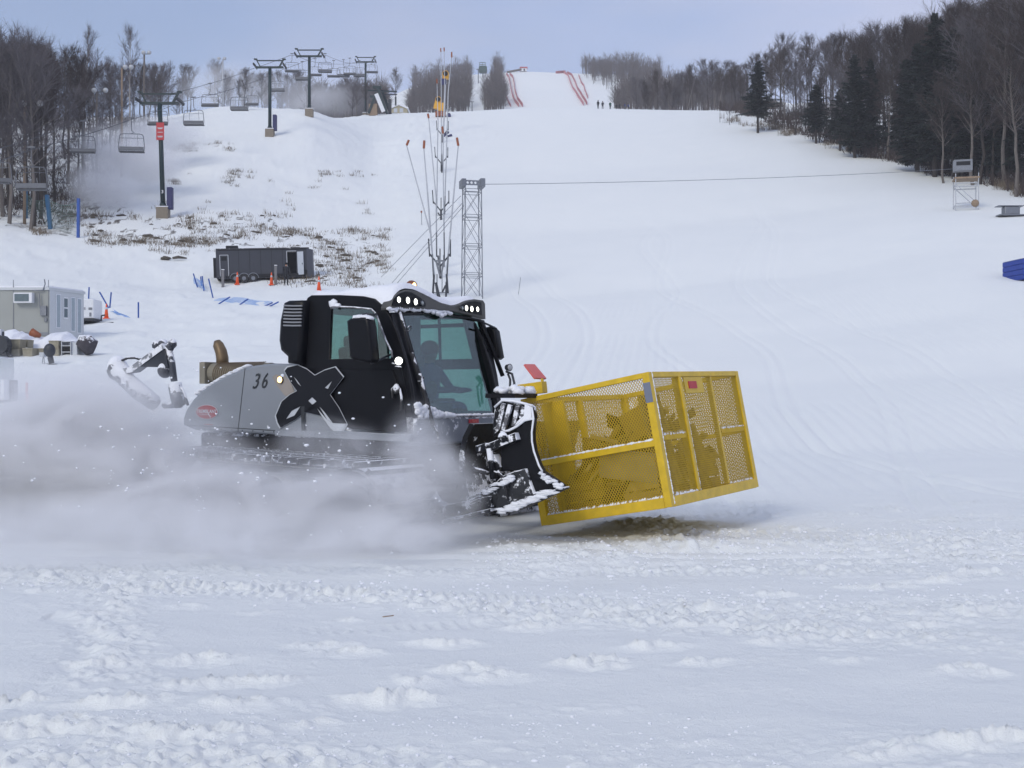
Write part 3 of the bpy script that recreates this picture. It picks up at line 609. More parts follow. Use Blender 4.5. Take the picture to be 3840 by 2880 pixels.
# exhaust and heat guard
b = MB(); b.tube([side(z1(*p), .45) for p in [(346, 585), (345, 535), (338, 500), (322, 462), (316, 440)]], [.085, .085, .082, .075, .045], 16); b.build('exhaust_pipe', M['brownpipe'], G, smooth=True)
b = MB(); pa = side(z1(300, 618), .40); pb = side(z1(620, 618), .40); b.tube([pa, pb], .14, 20); b.box((side(z1(283, 618), .40)), (.10, .34, .30)); hg = b.build('heat_guard', M['beige'], G)
for k in range(22):
    x = pa.x+.12+k*.04; q = MB(); n = 14; q.tube([Vector((x+.03*math.sin(a), pa.y+.145*math.cos(a), pa.z+.145*math.sin(a))) for a in [R_(100+i*14) for i in range(n)]], .006, 5); q.build('guard_rib', M['brownpipe'], hg)
b = MB(); b.ell(side(z3(1252, 118), .9), (.075, .075, .07), 14, 8); b.build('beacon', mat('amber_beacon', (.20, .07, .03), .15), G, smooth=True)
b = MB(); q = side(z3(1275, 118), .86); b.ell(q, (.03, .015, .04), 10, 6); b.build('beacon_glow', M['lampwarm'], G, smooth=True)
# front panel below the windshield and chassis
me = plate2d([(.0, 1.02), (WD, 1.02), (WD, 1.36), (.0, 1.36)], [], .35, .03); me.transform(YZ(-.32)); fpn = link('front_panel', me, M['frontgrey'], G)
b = MB()
for k in range(60):
    t = random.random(); y = .02+.75*t; z = 1.37+random.random()*.16*(1-t)**1.2; b.ell((.03-.12*(z-1.36), y, z), (.035, .05, .035), 7, 5, jit=.5)
for k in range(34): y = .2+1.65*random.random(); b.ell((.03, y, 1.375), (.03, .05, .018), 7, 5, jit=.5)
b.build('ledge_snow', M['snow'], fpn, smooth=True)
b = MB(); p = atx(z3(1790, 1288), .05); b.box(p, (.01, .22, .05)); st = b.build('windshield_sticker', M['red'], fpn)
me = textmesh('Flams', .055, .2, .003, .001); me.transform(YZ(p.x+.008)); me.transform(Matrix.Translation((0, p.y, p.z))); link('sticker_text', me, M['redpale'], st)
b = MB(); b.box((.08, 1.12, .88), (.30, .42, .22)); hx = b.build('winch_housing', M['black'], G, bevel=.03)
b = MB(); p = atx(z3(1710, 1602), .25); b.box(p, (.01, .13, .07)); b.build('number_plate', M['whitedull'], hx)
b = MB(); b.box((-1.9, WD/2, .82), (3.7, WD-.3, .62)); b.build('chassis', M['rubber'], G, bevel=.05)
# tracks
def track(y0, y1):
    ln = [(-3.55, .34), (.05, .30)]; pts = []
    for k in range(13): a = R_(90+k*180/12); pts.append((-3.45+.42*math.cos(a), .46+.42*math.sin(a)))
    for k in range(13): a = R_(-90+k*180/12); pts.append((-.15+.38*math.cos(a), .42+.38*math.sin(a)))
    b = MB(); b.loft([[Vector((x, y, z)) for x, z in pts] for y in (y0, y1)], False)
    inn = [(-1.8+(x+1.8)*.975, .45+(z-.45)*.9) for x, z in pts]; b.loft([[Vector((x, y, z)) for x, z in inn] for y in (y1, y0)], False)
    t = b.build('track', M['rubber'], G)
    P = [Vector((x, 0, z)) for x, z in pts]; P.append(P[0]); tot = 0; acc = [0]
    for i in range(len(P)-1): tot += (P[i+1]-P[i]).length; acc.append(tot)
    n = 44
    for k in range(n):
        d = tot*k/n; i = max(j for j in range(len(acc)) if acc[j] <= d+1e-9); i = min(i, len(P)-2)
        f = (d-acc[i])/(acc[i+1]-acc[i]); p = P[i].lerp(P[i+1], f); tg = (P[i+1]-P[i]).normalized(); nr = Vector((-tg.z, 0, tg.x))
        if (p-Vector((-1.8, 0, .44))).dot(nr) < 0: nr = -nr
        q = MB(); q.bar(p+nr*.03+Vector((0, y0-.03, 0)), p+nr*.03+Vector((0, y1+.03, 0)), .05, .08, upv=nr); q.build('cleat', M['blacksnow'], t)
    for x in (-3.45, -2.8, -2.15, -1.5, -.85, -.15):
        q = MB(); r = .33 if x in (-3.45, -.15) else .26
        q.cyl((x, y0+.1, .12+r+.02), (x, y0+.35, .12+r+.02), r, 22); q.cyl((x, y0+.06, .14+r), (x, y0+.1, .14+r), r*.45, 16); q.build('road_wheel', M['rubber'], t)
track(-.95, .02); track(WD-.02, WD+.95)
# rear tiller arms
def ry(s): return side(s, .9)
b = MB(); b.tube([ry(z4(*p)) for p in [(975, 950), (1060, 1060), (1160, 1150), (1280, 1240)]], [.16, .13, .14, .12], 10); b.ell(ry(z4(972, 955)), (.15, .16, .20), 12, 8, jit=.1); b.build('tiller_arm', mat('snowed_steel', (.05, .055, .07), .6, snow=.78, snowscale=7, bump=.4), G, smooth=True)
b = MB(); b.tube([ry(z4(*p)) for p in [(1000, 895), (1060, 868), (1120, 866), (1172, 882)]], .02, 8); b.build('hydraulic_hose', M['rubber'], G, smooth=True)
b = MB(); b.bar(ry(z4(1120, 965)), ry(z4(1385, 770)), .16, .09); b.bar(ry(z4(1120, 965)), ry(z4(1010, 985)), .14, .08); b.build('tiller_link', mat('link_snow', (.20, .21, .23), .6, snow=.85, snowscale=5, bump=.4), G)
me = plate2d([xz(z4(*p), .9) for p in [(1190, 942), (1385, 775), (1425, 955), (1330, 945)]], [], .12, .01); me.transform(XZ(.96)); link('tiller_bracket', me, M['dsteel'], G)
b = MB(); b.ell(ry(z4(1368, 970)), (.10, .12, .12), 12, 8); b.tube([ry(z4(1395, 770)), ry(z4(1425, 900)), ry(z4(1445, 1060))], .05); b.tube([ry(z4(1450, 1080)), ry(z4(1468, 1190)), ry(z4(1490, 1260))], .10); b.tube([ry(z4(1505, 1110)), ry(z4(1530, 1170)), ry(z4(1560, 1260))], .02); b.tube([ry(z4(1360, 1260)), ry(z4(1500, 1255))], .05)
for x, y in [(1300, 762), (1350, 748), (1415, 770), (1430, 745)]: b.ell(ry(z4(x, y)), .07, 8, 6, jit=.3)
b.build('hydraulic_ram', mat('ram_snow', (.06, .065, .08), .5, snow=.62, snowscale=8, bump=.3), G, smooth=True)
# ---- front blade: its near wing is folded forward beside the cage
def by(s, y=-.42): return side(s, y)
def bplate(name, pts, y, th, m, bev=.01, parent=G):
    me = plate2d([xz(z7(*p), y) for p in pts], [], th, bev); me.transform(XZ(y+th)); return link(name, me, m, parent)
wing = bplate('blade_wing', [(935, 405), (1020, 345), (1100, 325), (1088, 470), (1090, 560), (1108, 660), (1130, 730), (1160, 810), (1195, 880), (1290, 940), (1400, 1020), (1405, 1045), (1250, 1085), (1110, 1110), (1020, 860), (770, 880), (765, 600), (930, 540)], -.42, .10, M['black'])
ribbed = bplate('blade_top', [(705, 215), (785, 142), (1040, 182), (1075, 205), (1100, 325), (1020, 345), (935, 405), (760, 450), (690, 520), (680, 440)], -.36, .12, M['blacksnow'])
b = MB()
for x0, y0, x1, y1, w in [(800, 175, 745, 440, .03), (870, 190, 800, 450, .035), (945, 205, 905, 410, .03), (1010, 215, 985, 330, .03)]:
    b.bar(by(z7(x0, y0), -.40), by(z7(x1, y1), -.40), w, .05)
b.build('blade_rib', mat('rib_snow', (.1, .1, .11), .5, snow=.85, snowscale=9), ribbed)
b = MB(); b.tube([by(z7(*p), -.37) for p in [(705, 212), (785, 140), (900, 148), (1040, 182), (1095, 200)]], .014, 6); b.tube([by(z7(*p), -.44) for p in [(1090, 215), (1108, 330), (1090, 470), (1092, 570), (1112, 670), (1135, 735), (1165, 820), (1200, 880)]], .012, 6)
b.tube([by(z7(*p), -.44) for p in [(770, 470), (850, 455), (930, 415), (1015, 350), (1100, 330)]], .014, 6)
b.build('blade_edge_snow', M['snow'], wing, smooth=True)
me = plate2d([xz(z7(*p), -.38) for p in [(1040, 182), (1100, 210), (1112, 325), (1020, 350), (935, 405), (960, 360), (1030, 300)]], [], .03, .004); me.transform(XZ(-.40)); link('blade_corner_snow', me, M['snow'], wing)
low = bplate('cutting_edge', [(470, 1145), (600, 1062), (700, 1010), (780, 925), (900, 880), (1020, 850), (1045, 930), (1110, 1105), (1240, 1090), (1405, 1040), (1415, 1060), (1100, 1210), (1000, 1260), (820, 1320), (760, 1310), (715, 1245), (600, 1250), (520, 1240), (455, 1175)], -.47, .16, mat('blade_iced', (.014, .016, .02), .5, snow=.60, snowscale=9, bump=.6, bscale=14))
b = MB()
for k in range(48):
    t = random.random(); x = 760+t*560; y = 1315-t*232+random.uniform(-34, 4); b.ell(by(z7(x, y), -.5), (.05+.06*random.random(), .03, .008+.016*random.random()), 9, 5, jit=.6)
for k in range(26): x = random.uniform(1180, 1400); b.ell(by(z7(x, 905+(x-1180)*.55+random.uniform(-12, 45)), -.52), (.03, .03, .008+.016*random.random()), 7, 5, jit=.6)
for k in range(30): t = random.random(); b.ell(by(z7(600+t*300, 1075-t*160+random.uniform(-10, 45)), -.50), (.05, .03, .008+.014*random.random()), 7, 5, jit=.6)
b.build('caked_snow', M['snow'], low, smooth=True)
b = MB(); b.tube([by(z7(650, 640), -.48), by(z7(690, 960), -.48)], .035, 12); b.build('blade_cylinder', M['blacksnow'], G, smooth=True)
b = MB(); b.bar(by(z7(635, 640), -.45), by(z7(950, 515), -.45), .10, .09); b.ell(by(z7(790, 525), -.50), (.06, .04, .06), 12, 8); b.bar(by(z7(540, 650), -.3), by(z7(640, 620), -.45), .08); b.bar(by(z7(690, 720), -.4), by(z7(760, 860), -.4), .12, .10)
b.build('wing_link', M['blacksnow'], G, bevel=.008)
b = MB(); b.bar(by(z7(200, 1290), -.35), by(z7(700, 1190), -.45), .12, .13); b.bar(by(z7(190, 1400), -.35), by(z7(700, 1275), -.45), .12, .04)
for k in range(4): b.bar(by(z7(455, 1150+k*28), -.5), by(z7(560, 1110+k*28), -.5), .05, .028)
b.build('push_arm', M['blacksnow'], G, bevel=.008)
b = MB(); b.tube([by(z7(*p), -.5) for p in [(740, 870), (770, 930), (800, 990), (830, 1080), (840, 1180)]], .012, 6); b.tube([by(z7(*p), -.5) for p in [(700, 880), (760, 900), (810, 960), (850, 1050)]], .012, 6); b.tube([by(z7(*p), -.5) for p in [(480, 850), (560, 870), (640, 900)]], .025, 6); b.build('hydraulic_hose', M['rubber'], G, smooth=True)
# the blade body itself, curved, running across the front behind the cage
prof = [(1.02, .36), (.93, .52), (.88, .72), (.88, .95), (.93, 1.15), (1.02, 1.30)]
b = MB(); b.loft([[Vector((x, y, z)) for x, z in prof]+[Vector((x-.07, y, z)) for x, z in prof[::-1]] for y in (-.25, .6, 1.5, 2.4)]); b.build('blade', M['blacksnow'], G)
b = MB(); b.box((.45, .45, .62), (1.0, .14, .16)); b.box((.45, 1.5, .62), (1.0, .14, .16)); b.box((.78, .98, .85), (.16, .9, .5)); b.build('lift_frame', M['black'], G, bevel=.02)
b = MB(); p = by(z7(880, 95), .2); b.box(p, (.40, .5, .05)); b.build('cage_bracket', M['black'], G)
b = MB()
for k in range(18): b.ell(p+Vector((random.uniform(-.17, .17), random.uniform(-.22, .22), .03+.05*random.random())), (.06, .08, .02+.03*random.random()), 8, 5, jit=.5)
b.build('bracket_snow', M['snow'], G, smooth=True)
# ---------------------------------------------------------------- yellow cage
L_, WC, HC = 1.692, 2.56, 1.495
CL = Vector((1.732, 12.7, .412)); cr = Euler((R_(1.28), R_(-10.42), R_(-33.23)))
K = thing('cargo_cage', 'yellow steel mesh cage full of boards, held up in front of the groomer', 'cage', CL, cr)
MK = Matrix.Translation(CL) @ cr.to_matrix().to_4x4(); MKi = MK.inverted()
def kbar(nm, p, q, w, h=None, m='yellow', bev=.006): b = MB(); b.bar(p, q, w, h); return b.build(nm, M[m], K, bevel=bev)
P_ = .085
for x in (-L_+P_/2, -P_/2):
    for y in (P_/2, WC-P_/2): kbar('corner_post', (x, y, .002), (x, y, HC-.002), P_)
for z, w, h in ((HC-.03, .07, .06), (.055, .09, .115)):
    mm = 'yellow'
    kbar('rail', (-L_+P_, .035, z), (-P_, .035, z), w*.9, h, mm); kbar('rail', (-L_+P_, WC-.035, z), (-P_, WC-.035, z), w*.9, h, mm)
    kbar('rail', (-.035, P_, z), (-.035, WC-P_, z), w*.9, h, mm); kbar('rail', (-L_+.035, P_, z), (-L_+.035, WC-P_, z), w*.9, h, mm)
kbar('mid_rail', (-L_+P_, .04, .715), (-P_, .04, .715), .06, .07)
kbar('mid_rail', (-L_+P_, WC-.04, .73), (-P_, WC-.04, .73), .05)
f1, f2 = .31*WC, .665*WC
kbar('post', (-.05, f1, .12), (-.05, f1, HC-.06), .07, .10); kbar('post', (-.05, f2, .12), (-.05, f2, HC-.06), .06, .06)
kbar('mid_rail', (-.045, P_, .76), (-.045, f1-.05, .76), .05, .06); kbar('mid_rail', (-.045, f2+.05, .76), (-.045, WC-P_, .76), .05, .06)
kbar('post', (-L_+.05, WC*.5, .12), (-L_+.05, WC*.5, HC-.06), .06, .08); kbar('post', (-L_+.05, WC*.25, .12), (-L_+.05, WC*.25, HC-.06), .05, .30)
b = MB(); b.box((-L_/2, WC/2, .03), (L_-.12, WC-.12, .03)); b.build('floor_plate', M['yellow'], K)
def snowline(p, q, n, w=.03, hgt=.014, name='rail_snow'):
    b = MB(); p = vec(p); q = vec(q); ax = (q-p).normalized(); R = ax.to_track_quat('X', 'Z').to_matrix()
    for k in range(n):
        t = (k+random.random())/n; b.ell(p.lerp(q, t), ((q-p).length/n*.9, w, hgt*(.5+random.random())), 8, 5, R, jit=.3)
    b.build(name, M['snow'], K, smooth=True)
snowline((-L_+.1, .035, .752), (-.1, .035, .752), 40); snowline((-.045, P_, .795), (-.045, f1-.06, .795), 18, .032, .022); snowline((-.045, f2+.06, .795), (-.045, WC-.1, .795), 18, .032, .022)
snowline((-L_+.1, .05, .118), (-.1, .05, .118), 44, .03, .018); snowline((-.05, f1*.2, .12), (-.05, f1, .12), 16, .05, .03); snowline((-.05, f2+.05, .12), (-.05, WC-.1, .12), 16, .04, .024); snowline((-.004, P_, .03), (-.004, P_, HC), 60, .012, .01); snowline((-.010, f1+.04, .1), (-.010, f1+.04, 1.0), 40, .012, .008)
b = MB()
for zc_, hh in ((.23, .10),): pass
b.box((-.045, -.002, 1.27), (.088, .006, .22)); b.build('reflective_tape', mat('grey_tape', (.16, .18, .24), .5), K)
b = MB(); b.box((-.02, f1+.38, 1.335), (.012, .52, .19)); pt = b.build('name_plate', M['yellow'], K)
b = MB(); b.box((-.010, f1+.33, 1.335), (.012, .22, .085)); b.build('red_label', M['red'], pt)
def diamond(nm, org, eu, ev, w, h, pu=.034, pv=.048, t=.0078):
    org = vec(org); eu = vec(eu); ev = vec(ev); nrm = eu.cross(ev); b = MB(); sl = pv/pu
    for sgn in (1, -1):
        n = int((w+h/sl)/pu)+2
        for k in range(-1, n):
            # line u = u0 + sgn*v/sl
            u0 = k*pu if sgn == -1 else k*pu-h/sl
            # clip
            va, vb = 0., h
            ua, ub = u0+(0 if sgn == 1 else 0), 0
            f = (lambda v: u0+v/sl) if sgn == 1 else (lambda v: u0-v/sl)
            g = (lambda u: (u-u0)*sl) if sgn == 1 else (lambda u: (u0-u)*sl)
            lo_, hi_ = sorted((g(0), g(w))); va = max(va, lo_); vb = min(vb, hi_)
            if vb-va < .004: continue
            p = org+eu*f(va)+ev*va; q = org+eu*f(vb)+ev*vb; d = (q-p).normalized(); sd = d.cross(nrm)*t*.5; o_ = nrm*(.0015*sgn); th_ = nrm*.0014
            b.add([p+sd+o_+th_, q+sd+o_+th_, q-sd+o_+th_, p-sd+o_+th_, p+sd+o_-th_, q+sd+o_-th_, q-sd+o_-th_, p-sd+o_-th_], [(0, 1, 2, 3), (7, 6, 5, 4), (0, 4, 5, 1), (3, 2, 6, 7)])
    return b.build(nm, M['mesh'], K)
X, Y_, Z = Vector((1, 0, 0)), Vector((0, 1, 0)), Vector((0, 0, 1))
diamond('mesh_panel', (-L_+.08, .03, .745), X, Z, L_-.16, HC-.80); diamond('mesh_panel', (-L_+.08, .03, .11), X, Z, L_-.16, .575)
diamond('mesh_panel', (-L_+.08, WC-.03, .11), X, Z, L_-.16, HC-.17)
for a, c in ((P_, f1-.04), (f1+.04, f2-.02), (f2+.03, WC-P_)): diamond('mesh_panel', (-.02, a, .11), Y_, Z, c-a, HC-.17)
diamond('mesh_panel', (-L_+.02, P_, .11), Y_, Z, WC-.17, HC-.17)
def kz(s, y): return rpm(MKi, s, (0, y, 0), (0, 1, 0))
b = MB(); p = kz(z2(400, 325), .45); q = kz(z2(485, 310), .45); b.bar(kz(z2(305, 330), .45), kz(z2(488, 305), .45), .12, .14); b.build('rear_bracket', M['yellow'], K, bevel=.008)
kbar('sign_stalk', kz(z2(478, 330), .45), kz(z2(468, 240), .45), .03, .03)
c4 = [kz(z2(*p), yy) for p, yy in [((332, 136), .42), ((412, 240), .42), ((497, 243), .66), ((408, 137), .66)]]
nn = (c4[1]-c4[0]).cross(c4[3]-c4[0]).normalized()*.012
b = MB(); b.loft([[p+nn for p in c4], [p-nn for p in c4]]); b.build('red_sign_panel', M['redpale'], K)
# load inside the cage
def inK(p): return MK @ vec(p)
def board(p, rot, ln, w, t_, m):
    b = MB(); b.box((0, 0, 0), (ln, w, t_)); o = b.build('wooden_board', m, None, inK(p), bevel=.004); o.rotation_euler = (MK.to_3x3() @ rot.to_matrix()).to_euler()
    tag(o, 'rough yellow brown board lying in the jumble inside the yellow cage', 'board', 'boards piled inside the yellow cage')
M['gapshade'] = mat('gap_shade_board', (.035, .022, .006), .8, var=.5, scale=12); BM = [M['gapshade'], M['wood'], M['ochre'], M['woodlight'], M['gapshade']]  # near-black boards stand in for the shaded voids of the pile
for k in range(96):
    near = k < 54
    x = random.uniform(-L_+.38, -.30); y = random.uniform(.22, .60) if near else random.uniform(.6, WC-.45)
    top = .42+.62*min(1, (x+L_)/L_*1.5); z = random.uniform(.12, top); ln = random.uniform(.35, .95); ln = max(.24, min(ln, 2*(min(x+L_-.10, -.10-x))))
    rot = Euler((random.uniform(-.9, .9), random.uniform(-.7, .5), random.uniform(-.35, .35))) if k % 4 else Euler((random.uniform(-.5, .5), random.uniform(-1.1, -.5), random.uniform(-.3, .3)))
    z = max(z, .13+.5*ln*abs(math.sin(rot.y))+.1*abs(math.sin(rot.x)))
    board((x, y, z), rot, ln*(.85 if k % 4 else .7), random.uniform(.09, .20), random.uniform(.02, .05), BM[k % 5])
def crate(p, d, rz, m, lab):
    b = MB(); t = .02; lx, ly, lz = d
    b.box((0, 0, -lz/2+t/2), (lx, ly, t))
    for s_ in (-1, 1):
        for j in range(3):
            zz_ = -lz/2+lz*(j+.5)/3; b.box((s_*(lx/2-t/2), 0, zz_), (t, ly-2*t-.002, lz/3-.02)); b.box((0, s_*(ly/2-t/2), zz_), (lx, t, lz/3-.02))
        for s2 in (-1, 1): b.box((s_*(lx/2-t*1.6), s2*(ly/2-t*1.6), 0), (t*1.1, t*1.1, lz-.002))
    o = b.build('slatted_crate', m, None, inK(p)); o.rotation_euler = (MK.to_3x3() @ Euler((0, 0, rz)).to_matrix()).to_euler(); tag(o, lab, 'crate')
crate((-1.2, .40, .26), (.5, .4, .34), .15, M['wood'], 'brown slatted crate at the bottom rear of the yellow cage')
crate((-.42, .42, .28), (.48, .42, .38), -.1, M['woodlight'], 'pale slatted crate at the bottom front corner of the yellow cage')
crate((-.6, 1.9, .30), (.6, .5, .42), .2, M['wood'], 'brown slatted crate at the far side of the yellow cage')
def sheet(p, d, rot, m, lab):
    b = MB(); b.box((0, 0, 0), d); o = b.build('plywood_sheet', m, None, inK(p), bevel=.006); o.rotation_euler = (MK.to_3x3() @ Euler(rot).to_matrix()).to_euler(); tag(o, lab, 'sheet')
pale = mat('pale_plywood', (.30, .26, .16), .8, var=.25, scale=5, snow=.35, snowscale=6)
sheet((-.52, .16, .52), (.72, .03, .34), (.15, .25, .05), pale, 'pale snowy plywood sheet against the near mesh of the yellow cage, below the middle rail')
sheet((-.36, .26, .98), (.38, .03, .34), (-.12, -.3, .1), M['ochre'], 'ochre sheet standing high beside the near front corner of the yellow cage')
sheet((-1.15, .9, .62), (.7, .04, .5), (.2, .3, .2), M['wood'], 'dark brown sheet standing at the rear of the yellow cage')
sheet((-.22, .45, .75), (.04, .62, 1.05), (.0, -.1, .1), mat('tan_slats', (.26, .19, .06), .8, var=.5, scale=14), 'tall tan sheet right behind the left third of the yellow cage gate')
sheet((-.22, 1.30, .50), (.04, .70, .62), (.35, -.12, .05), M['wood'], 'brown sheet leaning behind the middle of the yellow cage gate')
# ================================================================ LIFT
def base_empty(name, label, cat, sx, sy, Y=None, rz=0, group=None, sink=.0):
    p = hit(sx, sy) if Y is None else Vector(((sx-1920)/F*Y, Y, gz((sx-1920)/F*Y, Y)))
    p.z -= sink
    return thing(name, label, cat, p, (0, 0, rz), group), p
TW = [(612, 812, 118, 345, 164, 'tall dark green lift tower with a red sign on its mast', 1, 1),
      (1012, 490, 164, 222, 118, 'dark green lift tower on the snow brow, left of the two set close together', 0, 1),
      (1160, 420, 179, 183, 108, 'dark green lift tower with the highest crossarm, standing on the snow brow', 0, 0),
      (1371, 430, 236, 212, 78, 'farthest dark green lift tower beside the loading station', 0, 0)]
for sx, sy, Y, top, wpx, lab, sg, pad in TW:
    t, p = base_empty('lift_tower', lab, 'lift tower', sx, sy, Y)
    t['group'] = 'chairlift towers'
    k = Y/F; zt_ = W(sx, top, Y).z-p.z; w = wpx*k; arm = zt_-w*.26
    lean = -.03*arm if sg else 0
    q = MB(); q.box((0, 0, .35), (w*.27, w*.22, 1.3)); fb_ = q.build('footing', M['concrete'], t, bevel=.05)
    q = MB(); q.box((0, 0, 1.03), (w*.28, w*.23, .10)); q.build('footing_snow', M['snow'], fb_, bevel=.04)
    q = MB(); q.tube([(0, 0, .9), (lean*.1, 0, 1.5)], [w*.10, w*.055], 14); q.tube([(lean*.1, 0, 1.5), (lean, 0, arm)], [w*.055, w*.05], 14); q.build('mast', M['towergreen'], t, smooth=True)
    q = MB(); q.box((lean, 0, arm), (w*.86, .35, w*.055)); q.build('crossarm', M['towergreen'], t)
    q = MB()
    for yy in (-.12, .12):
        for s_ in (-1, 1):
            q.bar((lean+s_*w*.30, yy, arm+.05), (lean+s_*w*.43, yy, zt_-.06), .14)
            q.bar((lean+s_*w*.40, yy, zt_-.03), (lean+s_*w*.50, yy, zt_), .16)
        q.bar((lean-w*.40, yy, zt_-w*.045), (lean+w*.40, yy, zt_-w*.045), .10)
    q.build('lifting_frame', M['towergreen'], t)
    for s_ in (-1, 1):
        q = MB()
        for j in range(6): c = Vector((lean+s_*w*.47, (j-2.5)*.42, arm+w*.06-abs(j-2.5)*.03)); q.cyl(c-Vector((.06, 0, 0)), c+Vector((.06, 0, 0)), .19, 12)
        q.bar((lean+s_*w*.47+.09, -1.2, arm+w*.05), (lean+s_*w*.47+.09, 1.2, arm+w*.05), .05, .16); q.build('sheave_train', M['dsteel'], t)
    if pad: q = MB(); q.box((w*.16, 0, 1.9), (w*.12, .7, 2.2)); q.build('tower_pad', M['navy'], t, bevel=.06)
    if sg:
        q = MB(); z0 = W(sx, 495, Y).z-p.z; q.box((lean*.6-.0, -.32, z0), (.78, .05, 1.75)); s1 = q.build('red_sign', M['red'], t)
        for zz_, ww in ((.33, .55), (.25, .40), (-.10, .50), (-.50, .55), (-.58, .45)):
            q = MB(); q.box((lean*.6, -.352, z0+zz_), (ww, .012, .07)); q.build('sign_line', M['whitedull'], s1)
        q = MB(); me = textmesh('3', .45, 0, .02, .01); me.transform(XZ(-.27)); me.transform(Matrix.Translation((0, 0, W(sx, 721, Y).z-p.z))); link('tower_number', me, M['white'], t)
# ropes
def rope(name, lab, pts, r=.03, seg=8, grp=None):
    P = [W(*p) for p in pts]; q = []
    for a, b_ in zip(P[:-1], P[1:]):
        for i in range(seg):
            t = i/seg; v = a.lerp(b_, t); v.z -= 4*t*(1-t)*.012*(b_-a).length*.5; q.append(v)
    q.append(P[-1]); m = MB(); m.tube(q, r, 5); return tag(m.build(name, M['dsteel']), lab, 'cable', grp)
rope('haul_rope', 'left strand of the chairlift haul rope, over the left ends of the tower crossarms', [(-500, 700, 62), (-15, 560, 88), (320, 448, 108), (513, 382, 118), (576, 363, 129), (776, 316, 145), (946, 258, 164), (1086, 208, 172), (1105, 207, 179), (1175, 232, 190), (1252, 240, 205), (1337, 232, 236), (1345, 300, 270)])
rope('haul_rope', 'right strand of the chairlift haul rope, over the right ends of the tower crossarms', [(-400, 720, 58), (117, 560, 82), (501, 445, 103), (677, 382, 118), (742, 366, 126), (906, 322, 144), (1066, 258, 164), (1142, 230, 172), (1205, 207, 179), (1225, 208, 190), (1297, 235, 205), (1402, 232, 236), (1425, 300, 270)])
# chairs
def make_chair():
    t = thing('lift_chair', None, 'lift chair')
    q = MB(); q.tube([(0, 0, 0), (0, 0, -.95), (-.06, .03, -1.15), (-.25, .05, -1.28), (0, .05, -1.34)], .035, 6); q.box((0, 0, .02), (.5, .12, .10)); a = q.build('hanger', M['chair'], t, smooth=False)
    q = MB(); q.tube([(-1.05, 0, -2.95), (-1.12, 0, -2.6), (-1.02, 0, -1.6), (-.92, 0, -1.42), (-.6, 0, -1.38), (.6, 0, -1.38), (.92, 0, -1.42), (1.02, 0, -1.6), (1.12, 0, -2.6), (1.05, 0, -2.95)], .035, 6)
    q.tube([(-1.0, -.02, -1.75), (1.0, -.02, -1.75)], .02, 5); q.tube([(-.5, -.1, -1.4), (-.5, -.3, -2.4)], .015, 5); q.tube([(.5, -.1, -1.4), (.5, -.3, -2.4)], .015, 5); b_ = q.build('bail_frame', M['chair'], t)
    q = MB(); q.box((0, -.22, -2.92), (2.1, .5, .10)); c = q.build('seat', M['chairseat'], t)
    q = MB(); q.box((0, .04, -2.68), (2.1, .06, .34)); d = q.build('backrest', M['chair'], t)
    return proto(t, [a, b_, c, d])
ch0 = make_chair(); CH_GRP = 'empty chairs on the chairlift'
CHS = [(-15, 690, 86, 'chair cut off by the left edge of the picture, in front of the woods'),
 (117, 712, 82, 'nearest big chair hanging low over the blue post at the left'),
 (312, 575, 108, 'chair with a dark seat hanging in front of the left woods'),
 (493, 570, 103, 'grey chair hanging left of the first lift tower, in the blown snow'),
 (592, 471, 129, 'chair seen behind the mast of the first lift tower'),
 (726, 469, 126, 'chair over white snow, lowest one right of the first lift tower'),
 (788, 401, 149, 'chair right of the first lift tower, hanging against the misty wood'),
 (897, 413, 144, 'snow laden chair just above the white brow, left of the second tower'),
 (945, 396, 190, 'hazy chair half hidden behind the snow laden chair'),
 (1041, 342, 186, 'chair hanging at the right side of the second lift tower mast'),
 (1095, 272, 186, 'high chair just left of the tallest crossarm'),
 (1133, 300, 190, 'lower chair touching the left side of the third lift tower mast'),
 (1182, 286, 200, 'chair just right of the third lift tower mast, seat below its neighbours'),
 (1219, 271, 188, 'high chair right of the third lift tower, seat held level against the sky'),
 (1251, 291, 205, 'second lower chair right of the third lift tower'),
 (1288, 288, 205, 'left chair of the overlapping pair between the third and fourth towers'),
 (1312, 282, 205, 'right chair of the overlapping pair between the third and fourth towers'),
 (1347, 286, 222, 'chair hanging just left of the farthest lift tower mast'),
 (1395, 275, 222, 'chair hanging just right of the farthest lift tower mast')]
for i, (sx, sy, Y, lab) in enumerate(CHS):
    o = ch0 if i == 0 else copy_tree(ch0)
    p = W(sx, sy, Y); s_ = 1.0
    o.location = (p.x, p.y, p.z+2.97); o.rotation_euler = (0, 0, R_(random.uniform(-8, 8)+ (180 if i % 2 else 0))); o['label'] = lab; o['group'] = CH_GRP
# loading station at the brow, beside the fourth tower
t, p = base_empty('lift_station', 'dark green A framed lift station with a white inclined ramp on the brow', 'lift station', 1425, 432, 224)
k = 224/F
def ls(x, y, d=0): w = W(*z6(x, y), 224); return Vector((w.x-p.x, d, w.z-p.z))
q = MB(); q.bar(ls(1705, 640), ls(1800, 900), .9, .5); q.bar(ls(1690, 690), ls(1610, 900), .5, .45); q.bar(ls(1600, 660), ls(1900, 660, 1), .25); q.bar(ls(1625, 725), ls(1700, 725), .4); q.bar(ls(1740, 640, 2), ls(1830, 890, 2), .5); q.box(ls(1700, 632), (1.6, .8, .5)); q.build('station_frame', M['towergreen'], t)
q = MB(); q.bar(ls(1692, 705, -.6), ls(1768, 890, -.6), .3, .75, (1, 0, 0)); q.build('ramp', M['white'], t)
q = MB(); q.box(ls(1655, 860, .5), (1.6, 1.2, 2.2)); q.build('operator_hut', M['logwood'], t)
